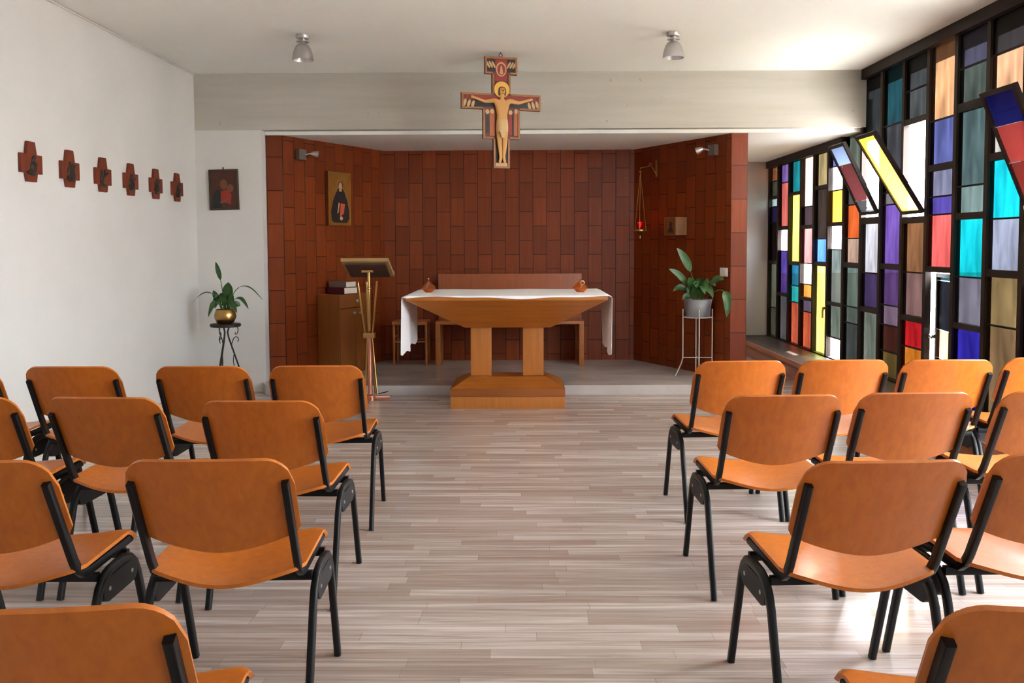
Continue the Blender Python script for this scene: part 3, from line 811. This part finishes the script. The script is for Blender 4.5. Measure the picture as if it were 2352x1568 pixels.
# left: wrought iron stand, brass bowl, arching leaves
LSX, LSY = -2.64, 7.90
t = thing('plant_stand', 'dark wrought iron plant stand with curled legs in the left corner', 'plant stand', (LSX,LSY,0))
m = MB(); m.lathe([(.001,.652),(.125,.652),(.133,.658),(.133,.676),(.128,.68),(.001,.68)], 28, cap=False); m.build('top', M['iron'], t)
for a in (20,140,260):
    c, s = math.cos(math.radians(a)), math.sin(math.radians(a))
    pts = [(.165,0.0),(.140,.14),(.108,.28),(.062,.43),(.024,.55),(.016,.60),(.03,.645)]
    m = MB(); m.tube([(r*c,r*s,z+.006) for r,z in pts], .0075, 8)
    m.build('leg', M['iron'], t)
    sp = [(.10,.648),(.106,.625),(.102,.595),(.088,.578),(.078,.588),(.085,.60)]
    m = MB(); m.tube([(r*c,r*s,z) for r,z in sp], .004, 6)
    sp = [(.100,.515),(.108,.53),(.104,.55),(.088,.562),(.066,.545),(.05,.50),(.05,.45)]
    m.tube([(r*c,r*s,z) for r,z in sp], .004, 6)
    sp = [(.066,.40),(.06,.34),(.07,.27),(.09,.235),(.06,.225),(.03,.25),(.0,.235)]
    m.tube([(r*c,r*s,z) for r,z in sp], .004, 6)
    m.build('scroll', M['iron'], t)
def brass_pot(t):
    m = MB(); m.lathe([(.001,0),(.06,0),(.075,.012),(.094,.05),(.096,.075),(.088,.105),(.080,.122),(.083,.128),(.078,.126),(.082,.10),(.001,.08)], 28, cap=False); m.build('pot', M['brass'], t)
px = 1/257.0   # metres per photo pixel at this depth
Lv = []
def LL(x0,z0,cx,cz,x1,z1,w,y1=0,up=(0,-1,.35),**k):
    Lv.append(((x0*.6,0,.10),(cx,y1*.5,cz),(x1,y1,z1),w,dict(up=up,**k)))
LL(0,0,-.02,.40,-.07,.55,.022,-.02,stemfrac=.55)                         # tall upright leaf
LL(-.03,0,-.10,.40,-.29,.19,.016,0,up=(0,-.3,1),stemfrac=.45)      # arching left
LL(.03,0,.10,.50,.32,.21,.013,.05,up=(0,-.3,1),stemfrac=.45)       # arching right
LL(.03,0,.12,.34,.225,.13,.021,-.05,up=(0,-.5,1),stemfrac=.35)
LL(.0,0,.02,.28,.055,.37,.038,-.05,stemfrac=.4)
LL(.0,0,.05,.25,.03,.36,.035,.03,stemfrac=.4)
LL(-.02,0,-.06,.22,-.085,.30,.026,-.05,stemfrac=.5)
LL(-.02,0,-.07,.30,-.13,.06,.026,-.07,stemfrac=.25)
LL(.02,0,.06,.26,.13,.10,.028,-.08,stemfrac=.25)
for i in range(17):
    q = random.Random(i*7+1); a = q.uniform(-1,1)
    LL(a*.05,0,a*.08,.20+q.uniform(0,.08),a*.11+q.uniform(-.02,.02),.13+q.uniform(0,.14),.03,q.uniform(-.08,.08),stemfrac=.3)
plant('brass_pot_plant','leafy green plant in a round brass bowl on the iron stand',(LSX,LSY,.681),brass_pot,Lv,.10,.076)
# right: grey wire stand, zinc pot
RSX, RSY = 1.697, 8.60
t = thing('plant_stand', 'tall pale grey wire plant stand with flared feet by the right timber wall', 'plant stand', (RSX,RSY,ZPL))
for a,fl in ((180,.07),(265,.05),(85,.0),(0,.012)):
    c, s = math.cos(math.radians(a)), math.sin(math.radians(a)); r = .141
    m = MB(); m.tube([((r+fl)*c,(r+fl)*s,.007),((r+fl*.85)*c,(r+fl*.85)*s,.03),((r+fl*.25)*c,(r+fl*.25)*s,.12),(r*c,r*s,.18),(r*c,r*s,.655)], .0065, 8)
    m.build('leg', M['greymetal'], t)
m = MB(); m.tube([(.135*math.cos(2*PI*i/24),.135*math.sin(2*PI*i/24),.578) for i in range(24)], .005, 6, closed=True); m.tube([(-.135,0,.578),(.135,0,.578)], .005, 6); m.build('ring', M['greymetal'], t)
m = MB()
for a in (180,265,85,0):
    c, s = math.cos(math.radians(a)), math.sin(math.radians(a)); m.tube([(0,0,.185),(.14*c,.14*s,.185)], .005, 6)
m.build('cross_brace', M['greymetal'], t)
def zinc_pot(t):
    m = MB(); m.lathe([(.001,0),(.112,0),(.117,.006),(.126,.10),(.134,.158),(.139,.162),(.139,.168),(.133,.168),(.124,.10),(.001,.08)], 30, cap=False); m.build('pot', M['zinc'], t)
Lv = []
def LR(x0,cx,cz,x1,z1,w,y1=0,up=(0,-1,.35),yc=None,**k):
    Lv.append(((x0,0,.13),(cx,y1*.4 if yc is None else yc,cz),(x1,y1,z1),w,dict(up=up,**k)))
LR(-.02,-.03,.46,-.215,.66,.042,-.05,stemfrac=.5)
LR(-.02,-.12,.40,-.29,.46,.033,-.05,stemfrac=.35)
LR(-.03,-.14,.36,-.24,.24,.03,0,stemfrac=.3)
LR(.03,.12,.42,.21,.36,.033,-.17,yc=-.12,stemfrac=.45)
LR(.03,.27,.45,.22,.01,.042,-.25,yc=-.24,stemfrac=.55)
LR(.0,.03,.42,.04,.22,.04,-.13,stemfrac=.4)
LR(.02,.09,.38,.12,.18,.032,-.12,stemfrac=.35)
LR(-.02,-.05,.40,-.03,.28,.036,-.12,stemfrac=.35)
LR(-.03,-.10,.26,-.155,.16,.026,-.02,stemfrac=.3)
LR(.0,.08,.38,.15,.30,.028,-.10,stemfrac=.4)
for i in range(24):
    q = random.Random(i*5+2); a = q.uniform(-1,.75)
    LR(a*.05,a*.09,.30+q.uniform(-.03,.08),a*.12,.22+q.uniform(0,.16),.03,q.uniform(-.12,-.01),stemfrac=.3)
plant('zinc_pot_plant','broad leaved green plant in a grey zinc pot on the wire stand',(RSX,RSY,ZPL+.584),zinc_pot,Lv,.13,.126)

# ---------------------------------------------------------------- things on the walls
# six plaques on the left wall; outline in local x (along wall), z
PQ = [(-.055,.245),(-.075,.235),(-.10,.16),(-.112,.155)]
plaq_out = [(-.04,.245),(.04,.245),(.058,.168),(.118,.168),(.118,.052),(.062,.052),(.05,0),(-.05,0),(-.062,.052),(-.118,.052),(-.118,.168),(-.058,.168)]
labs = ['carved wooden cross plaque on the left wall, nearest the viewer, first of six',
        'carved wooden cross plaque on the left wall, second from the viewer',
        'carved wooden cross plaque on the left wall, third from the viewer',
        'carved wooden cross plaque on the left wall, third from the corner',
        'carved wooden cross plaque on the left wall, second from the corner',
        'carved wooden cross plaque on the left wall, closest to the corner']
for i,(y,z,lab) in enumerate(zip((5.485,5.957,6.43,6.89,7.363,7.817),(1.772,1.768,1.764,1.763,1.761,1.761),labs)):
    t = thing('wall_plaque', lab, 'wall plaque', (XL+.0015,y,z), math.radians(90), group='carved plaques on the left wall')
    m = MB(); m.prism(plaq_out, -.02, -.001); m.build('plaque_board', M['plaq'], t)
    q = random.Random(i+40)
    m = MB()
    def blob(cx,cz,rx,rz,d):
        bm = bmesh.new(); bmesh.ops.create_icosphere(bm, subdivisions=2, radius=1)
        for v in bm.verts: v.co = (cx+v.co.x*rx, -.02+v.co.y*d, cz+v.co.z*rz)
        m.bm(bm)
    for j in range(q.choice((2,3,3))):
        cx = q.uniform(-.035,.035); hh = q.uniform(.035,.05)
        blob(cx,.045+hh,.026+q.uniform(0,.014),hh,.012); blob(cx+q.uniform(-.008,.008),.055+2*hh,.013,.016,.012)
    m.sweep([(-.06,-.022,.05+q.uniform(0,.04)),(.05,-.022,.12+q.uniform(-.02,.03))], rsec(.012,.012))
    m.sweep([(.0,-.022,.09),(.015,-.022,.16)], rsec(.01,.01))
    blob(0,.048,.05,.012,.012)
    m.build('relief', M['relief'], t, ang=60)

# dark painting on the front wall
t = thing('painting', 'small dark old painting of a seated figure on the white front wall', 'painting', (-2.755,YW-.0015,1.704), group=None)
t.rotation_euler = (0,math.radians(-1.2),0)
w2, hh = .136, .375
m = MB()
for (a,b,c,d) in ((-w2,w2,0,.016),(-w2,w2,hh-.016,hh),(-w2,-w2+.016,.016,hh-.016),(w2-.016,w2,.016,hh-.016)): m.cbox(a,b,-.025,-.001,c,d,.003)
m.build('picture_frame', M['olive'], t)
m = MB(); m.box(-w2+.016,w2-.016,-.016,-.002,.016,hh-.016)
def disc(mb, cx, cz, rx, rz, y0, y1, n=20, a=0):
    pts = []
    for i in range(n):
        g = 2*PI*i/n; x, z = rx*math.cos(g), rz*math.sin(g)
        pts.append((cx+x*math.cos(a)-z*math.sin(a), cz+x*math.sin(a)+z*math.cos(a)))
    mb.prism(pts, y0, y1)
m.mi = 2; m.prism([(-.115,.02),(-.02,.02),(-.035,.10),(-.03,.16),(-.06,.20),(-.10,.14)], -.0168, -.0155)
m.mi = 3; m.prism([(-.03,.08),(.06,.05),(.07,.14),(.04,.19),(-.03,.17)], -.0168, -.0155)
m.mi = 1; disc(m, .0,.235,.034,.048,-.0172,-.0155); disc(m,.06,.20,.03,.036,-.0172,-.0155); m.prism([(-.05,.07),(-.02,.06),(.05,.10),(.045,.115)], -.0172,-.0155)
m.build('canvas', [M['olddark'],M['oldskin'],M['oldblue'],M['redp']], t)
m = MB(); m.tube([(0,-.012,hh),(0,-.014,hh+.02)], .006, 8); m.build('hanger', M['iron'], t)

# gilded icon on the left timber wall (local x along wall, -y into the room)
t = thing('icon', 'gilded icon panel of a black robed figure holding a red book', 'icon', on_left(.785,.0015,1.574), RZL)
m = MB(); m.box(-.178,.178,-.034,-.001,0,.54); m.build('board', pbr('icon_board', (96,48,24), .5), t)
m = MB()
for (a,b,c,d) in ((-.178,.178,0,.02),(-.178,.178,.52,.54),(-.178,-.16,.02,.52),(.16,.178,.02,.52)): m.cbox(a,b,-.041,-.0345,c,d,.002)
m.build('gilt_edge', M['gold'], t)
m = MB(); m.box(-.16,.16,-.038,-.0345,.02,.52)
m.mi = 1; pts = [(-.13,.05),(-.10,.028),(.11,.028),(.15,.07),(.145,.16),(.12,.25),(.075,.34),(.04,.375),(-.02,.375),(-.06,.33),(-.11,.24),(-.14,.14)]
m.prism(pts,-.0392,-.0375)
m.mi = 2; disc(m,.01,.40,.026,.036,-.0402,-.0375); m.prism([(-.01,.345),(.03,.345),(.028,.37),(-.008,.37)],-.04,-.0375); m.prism([(-.045,.12),(-.025,.13),(-.005,.22),(-.02,.235)],-.0402,-.0375); disc(m,.02,.072,.024,.02,-.0402,-.0375)
m.mi = 3; disc(m,.01,.415,.04,.034,-.0395,-.0375)
m.mi = 4; m.prism([(.0,.09),(.06,.12),(.08,.22),(.01,.225)],-.0398,-.0375)
m.mi = 5; disc(m,.01,.40,.075,.08,-.0386,-.0375,28)
m.build('painted_panel', [M['gold'],M['darkp'],M['cream'],M['hair'],pbr('painted_vermilion',(214,92,58),.5),pbr('gold_halo',(190,138,70),.4,metal=.6)], t)

# wall spotlights
def spot(lab, loc, rz, s, aim):
    t = thing('wall_spotlight', lab, 'spotlight', loc, rz, group='spotlights on the timber walls')
    m = MB(); m.cbox(-.05,.05,-.05,-.001,-.05,.05,.004); m.build('mounting_box', pbr('grey_box',(104,92,84),.5), t)
    m = MB(); m.tube([(s*.03,-.05,.0),(s*.05,-.085,.01),(s*.08,-.095,.012)], .007, 8); m.build('arm', M['silver'], t)
    a = Vector(aim).normalized(); m = MB(); c = Vector((s*.085,-.10,.012)); 
    prof = [(.010,-.02),(.020,-.01),(.030,.02),(.036,.05),(.033,.05),(.018,.01),(.001,.0)]
    m.lathe(prof, 18, cap=False)
    q = a.to_track_quat('Z','Y')
    m.v = [tuple(c+q@Vector(p)) for p in m.v]
    m.build('lamp_head', M['silver'], t)
spot('small grey spotlight high on the left timber wall above the icon', on_left(.225,.0015,2.245), RZL, 1, (.7,-.7,-.15))
spot('small grey spotlight high on the right timber wall', on_right(1.365,.0015,2.27), RZR, -1, (-.7,-.6,-.35))
# light switch
t = thing('light_switch', 'white double light switch on the right timber wall edge', 'light switch', on_right(1.512,.0015,1.06), RZR)
m = MB(); m.cbox(-.055,.055,-.01,-.0005,0,.084,.004); m.build('plate', M['white'], t)
for x in (-.024,.024):
    m = MB(); m.cbox(x-.02,x+.02,-.016,-.0105,.014,.07,.003); m.build('rocker', M['white'], t)
# tabernacle box
t = thing('tabernacle', 'small gilded tabernacle box fixed to the right timber wall', 'tabernacle', on_right(.847,.0015,1.459), RZR)
m = MB(); m.cbox(-.088,.088,-.135,-.001,0,.182,.003); m.build('body', pbr('gilded_box',(176,132,92),.4,metal=.4,noise=((10,10,10),.6,(140,98,64))), t)
m = MB(); m.cbox(-.078,.078,-.142,-.1355,.008,.174,.002); d = m.build('door', pbr('engraved_door',(140,92,52),.4,metal=.5), t)
m = MB(); disc(m,.01,.11,.022,.028,-.1445,-.1415); m.prism([(-.035,.03),(.05,.03),(.03,.085),(-.012,.085)],-.1445,-.1415); m.build('engraved_emblem', M['relief'], d)
m = MB(); m.cbox(-.094,-.0885,-.146,-.11,.0,.182,.001); tag(m.build('door_edge', M['brass'], t), 'bright brass door edge')
# sanctuary lamp with bracket
t = thing('sanctuary_lamp', 'brass hanging lamp with red glowing glass on three chains from wall bracket', 'hanging lamp', on_right(.42,.0015,2.08), RZR)
m = MB(); m.cbox(-.012,.012,-.012,-.001,0,.178,.003); m.build('wall_bracket', M['brass'], t)
m = MB(); m.tube([(0,-.012,.03),(0,-.06,.10),(0,-.10,.115),(0,-.085,.14),(0,-.06,.13),(0,-.07,.11),(0,-.12,.10),(0,-.205,.085),(0,-.21,.07)], .006, 8); m.build('arm', M['brass'], t)
m = MB(); m.lathe([(.001,.052),(.012,.05),(.016,.044),(.001,.04)], 12, (0,-.21,0), cap=False); m.build('ceiling_cap', M['brass'], t)
LC = (0,-.21)
for a in (200,320,80):
    c, s = math.cos(math.radians(a)), math.sin(math.radians(a))
    m = MB(); p0 = Vector((0,LC[1],.044)); p1 = Vector((.068*c,LC[1]+.068*s,-.565))
    n = 60
    for i in range(n):
        q0 = p0.lerp(p1,i/n); q1 = p0.lerp(p1,(i+.9)/n); m.tube([q0,q1], .0022 if i % 2 else .0014, 5)
    m.build('chain', M['brass'], t)
m = MB(); m.lathe([(.001,-.655),(.006,-.65),(.008,-.63),(.006,-.62),(.03,-.60),(.05,-.585),(.07,-.572),(.07,-.566),(.034,-.566),(.028,-.55),(.001,-.55)], 20, (0,LC[1],0), cap=False); m.build('bowl', M['brass'], t)
m = MB(); m.lathe([(.024,-.549),(.032,-.52),(.034,-.48),(.031,-.48),(.022,-.545)], 18, (0,LC[1],0), cap=False); m.build('red_glass', M['redglass'], t)
m = MB(); m.lathe([(.001,-.535),(.011,-.52),(.012,-.505),(.006,-.488),(.001,-.478)], 12, (0,LC[1],0), cap=False); m.build('flame', M['flame'], t)

fl = bpy.data.lights.new('flame_light','POINT'); fl.energy = .12; fl.color = (1,.12,.06); fl.shadow_soft_size = .012
fo = bpy.data.objects.new('flame_light', fl); COL.objects.link(fo); fo.parent = t; fo.location = (0,-.21,-.47)
# ceiling lamps
for x, lab in ((-1.643,'grey dome ceiling lamp nearer the plain white wall'),(1.145,'grey dome ceiling lamp nearer the stained glass')):
    t = thing('ceiling_lamp', lab, 'ceiling lamp', (x,6.80,ZC), group='dome lamps on the ceiling')
    m = MB(); m.lathe([(.001,-.001),(.05,-.001),(.05,-.024),(.046,-.03),(.001,-.03)], 24, cap=False); m.build('canopy', M['silver'], t)
    m = MB(); m.lathe([(.001,-.031),(.02,-.031),(.02,-.05),(.047,-.05),(.047,-.056),(.022,-.058),(.022,-.068),(.001,-.068)], 20, cap=False); m.build('stem', M['silver'], t)
    m = MB(); m.lathe([(.022,-.066),(.045,-.078),(.062,-.105),(.074,-.145),(.0805,-.19),(.0785,-.19),(.072,-.146),(.060,-.108),(.044,-.082),(.02,-.072)], 32, cap=False); m.build('shade', M['silver'], t)
    m = MB(); m.lathe([(.001,-.074),(.016,-.078),(.02,-.10),(.03,-.135),(.026,-.16),(.012,-.172),(.001,-.175)], 16, cap=False); m.build('bulb', M['lamp_in'], t)

# ---------------------------------------------------------------- crucifix
t = thing('crucifix', 'painted wooden crucifix hanging from the ceiling above the altar', 'crucifix', (-.166,7.46,0), math.radians(17))
def X(v): return v/1.0
T = .03
oc = [(-.138,2.915),(.138,2.915),(.138,2.775),(.077,2.775),(.077,2.615),(.338,2.615),(.338,2.485),(.157,2.485),(.157,2.245),(.07,2.245),(.07,2.005),(-.07,2.005),(-.07,2.245),(-.157,2.245),(-.157,2.485),(-.338,2.485),(-.338,2.615),(-.077,2.615),(-.077,2.775),(-.138,2.775)]
# split the concave outline into rectangles inside one board
m = MB()
for (x0,x1,z0,z1) in ((-.138,.138,2.775,2.915),(-.077,.077,2.615,2.775),(-.338,.338,2.485,2.615),(-.157,.157,2.245,2.485),(-.07,.07,2.005,2.245)):
    m.box(x0,x1,-.014,.014,z0,z1)
m.build('board', M['crossfield'], t)
# raised border following the outline
m = MB(); n = len(oc)
for i in range(n):
    a = Vector((oc[i][0],0,oc[i][1])); b = Vector((oc[(i+1)%n][0],0,oc[(i+1)%n][1]))
    d = (b-a).normalized(); inn = Vector((d.z,0,-d.x))*1.0
    # outline is clockwise seen from the front
    w = .016
    a2 = a; b2 = b
    q = [a2, b2, b2+inn*w, a2+inn*w]
    y0, y1 = -.022, .0145
    m.hexa([(p.x,y1,p.z) for p in q], [(p.x,y0-.0002*(i%3),p.z) for p in q])
m.build('border', M['crosswood'], t)
# painted fields
m = MB()
def rect(mi,x0,x1,z0,z1,y=-.0152): m.mi = mi; m.box(x0,x1,y,-.0138,z0,z1)
rect(0,-.12,.12,2.792,2.897); rect(1,-.30,.30,2.565,2.597); rect(0,-.30,.30,2.505,2.56)
rect(1,-.05,.05,2.72,2.895,-.016); m.mi = 2; disc(m,0,2.815,.045,.06,-.0175,-.0145); m.mi = 1; disc(m,0,2.812,.034,.047,-.019,-.0145); m.mi = 2; m.prism([(-.014,2.775),(.016,2.775),(.008,2.82),(.004,2.845),(-.006,2.84)],-.0205,-.0145)
rect(0,-.138,-.105,2.29,2.46); rect(3,-.10,-.058,2.27,2.47); rect(1,.062,.09,2.28,2.45); rect(0,.09,.105,2.27,2.45); rect(3,.108,.14,2.275,2.47); rect(0,-.052,.052,2.02,2.25); rect(2,-.05,.05,2.018,2.05,-.016)
for (x,z) in ((-.08,2.47),(-.12,2.465),(.077,2.465),(.125,2.475)):
    m.mi = 2; disc(m,x,z,.017,.02,-.019,-.0145)
for sx in (-1,1):
    for k_ in range(3):
        m.mi = 2; disc(m,sx*(.31-.034*k_),2.535-.006*k_,.013,.032,-.018,-.0145,12,a=.3*sx)
    for k_ in range(3): m.mi = 2; disc(m,sx*(.065+.024*k_),2.85,.009,.032,-.018,-.0145,12,a=-.5*sx)
m.build('painted_figures', [M['darkp'],M['redp'],M['cream'],pbr('painted_ochre',(176,100,56),.55)], t)
# halo and corpus
m = MB(); disc(m,0,2.648,.066,.066,-.030,-.0225,28); m.build('halo', M['gold'], t)
def corpus():
    J = {'pel':(0,2.375),'bel':(0,2.43),'che':(0,2.50),'nec':(0,2.585),'hea':(.003,2.635),'top':(.004,2.668),
         'shl':(-.062,2.558),'ell':(-.145,2.545),'wrl':(-.225,2.572),'hal':(-.268,2.583),'shr':(.062,2.558),'elr':(.145,2.542),'wrr':(.225,2.566),'har':(.268,2.577),
         'hil':(-.026,2.345),'knl':(-.022,2.21),'anl':(-.012,2.09),'fol':(-.024,2.045),'hir':(.026,2.345),'knr':(.022,2.21),'anr':(.012,2.09),'for':(.024,2.045)}
    Rr = {'pel':.042,'bel':.040,'che':.052,'nec':.017,'hea':.030,'top':.022,'shl':.024,'ell':.015,'wrl':.011,'hal':.014,'shr':.024,'elr':.015,'wrr':.011,'har':.014,
          'hil':.034,'knl':.022,'anl':.014,'fol':.013,'hir':.034,'knr':.022,'anr':.014,'for':.013}
    E_ = [('pel','bel'),('bel','che'),('che','nec'),('nec','hea'),('hea','top'),('che','shl'),('shl','ell'),('ell','wrl'),('wrl','hal'),('che','shr'),('shr','elr'),('elr','wrr'),('wrr','har'),('pel','hil'),('hil','knl'),('knl','anl'),('anl','fol'),('pel','hir'),('hir','knr'),('knr','anr'),('anr','for')]
    ks = list(J); me = bpy.data.meshes.new('figure')
    me.from_pydata([(J[k][0],0,J[k][1]) for k in ks], [(ks.index(a),ks.index(b)) for a,b in E_], [])
    me.materials.append(M['skin'])
    o = bpy.data.objects.new('figure', me); COL.objects.link(o); o.parent = t
    o.location = (0,-.036,0); o.scale = (1,.55,1)
    o.modifiers.new('skin','SKIN')
    for i,k in enumerate(ks):
        d = me.skin_vertices[0].data[i]; d.radius = (Rr[k],Rr[k]); d.use_root = (k == 'pel')
    sb = o.modifiers.new('sub','SUBSURF'); sb.levels = 2; sb.render_levels = 2
    for p in me.polygons: p.use_smooth = True
    return o
fg = corpus()
m = MB(); m.lathe([(.047,2.30),(.05,2.345),(.05,2.385),(.045,2.40),(.040,2.40),(.04,2.30)], 20, cap=False)
m.v = [(x,y*.68-.038,z) for x,y,z in m.v]; m.build('loincloth', M['linen'], t)
m = MB(); pts = [(-.012,2.25),(.012,2.25),(.03,2.31),(-.03,2.31)]; m.prism(pts,-.071,-.055); m.build('loincloth_fold', M['linen'], t)
m = MB(); m.lathe([(.001,2.672),(.02,2.668),(.032,2.65),(.034,2.62),(.031,2.60),(.027,2.60),(.027,2.64),(.001,2.655)], 18, cap=False)
m.v = [(x+.003,y*.6-.032 if y > 0 else y*.25-.036,z) for x,y,z in m.v]; m.build('hair', M['hair'], t)
m = MB(); m.lathe([(.001,0),(.005,-.003),(.004,-.012),(.001,-.013)],8,(.003,-.054,2.632),'Y',cap=False); m.v=[(x,y-.0,z) for x,y,z in m.v]
m.cbox(-.008,.014,-.056,-.048,2.612,2.616,.001); m.cbox(-.014,-.004,-.055,-.048,2.640,2.644,.001); m.cbox(.010,.020,-.055,-.048,2.640,2.644,.001)
m.build('face', M['hair'], t)
m = MB(); m.tube([(.014*math.cos(a*PI/8),0,2.931+.014*math.sin(a*PI/8)) for a in range(16)], .003, 6, closed=True); m.tube([(0,0,2.944),(0,0,2.957)], .003, 6); m.build('hanging_ring', M['iron'], t)

# ---------------------------------------------------------------- light, sky
wd = bpy.data.worlds.new('sky'); SC.world = wd; wd.use_nodes = True
bg = wd.node_tree.nodes['Background']; bg.inputs['Color'].default_value = (.885,.975,1.06,1); bg.inputs['Strength'].default_value = 30.0
sun = bpy.data.lights.new('sun','SUN'); sun.energy = 32; sun.angle = math.radians(2.0); sun.color = (1,.95,.88)
so = bpy.data.objects.new('sun', sun); COL.objects.link(so)
so.rotation_euler = Vector((-.30,-.40,-.95)).to_track_quat('-Z','Y').to_euler()
pt = bpy.data.lights.new('sky_portal','AREA'); pt.shape = 'RECTANGLE'; pt.size = 14.8; pt.size_y = 2.9; pt.cycles.is_portal = True
po = bpy.data.objects.new('sky_portal', pt); COL.objects.link(po); po.location = (XR+.06,(YP+YB)/2,1.5)
R = Matrix.Identity(3); R.col[2] = (1,0,0); R.col[0] = (0,1,0); R.col[1] = (0,0,1); po.rotation_euler = R.to_euler()

# ---------------------------------------------------------------- camera
F, PITCH, ROLL, YAW, CY = 2050.0, .05544, -.004106, .010766, 673.36
cam = bpy.data.cameras.new('camera'); co = bpy.data.objects.new('camera', cam); COL.objects.link(co)
f = Vector((-math.sin(YAW),math.cos(YAW),0)); rt = Vector((math.cos(YAW),math.sin(YAW),0)); up = Vector((0,0,1))
f2 = f*math.cos(PITCH)-up*math.sin(PITCH); u2 = up*math.cos(PITCH)+f*math.sin(PITCH)
r3 = rt*math.cos(ROLL)+u2*math.sin(ROLL); u3 = u2*math.cos(ROLL)-rt*math.sin(ROLL)
R = Matrix.Identity(3); R.col[0] = r3; R.col[1] = u3; R.col[2] = -f2
co.rotation_euler = R.to_euler(); co.location = (0,0,1.38)
cam.sensor_width = 36; cam.sensor_fit = 'HORIZONTAL'; cam.lens = F/2352*36
cam.shift_y = -(784-CY)/2352; cam.clip_start = .05
SC.camera = co
SC.view_settings.view_transform = 'Standard'; SC.view_settings.look = 'None'; SC.view_settings.gamma = 1
SC.view_settings.exposure = 1.62; SC.view_settings.use_curve_mapping = False
SC.cycles.max_bounces = 12; SC.cycles.transparent_max_bounces = 12; SC.cycles.use_denoising = True
SC.cycles.sample_clamp_indirect = 8; SC.cycles.caustics_reflective = False; SC.cycles.caustics_refractive = False
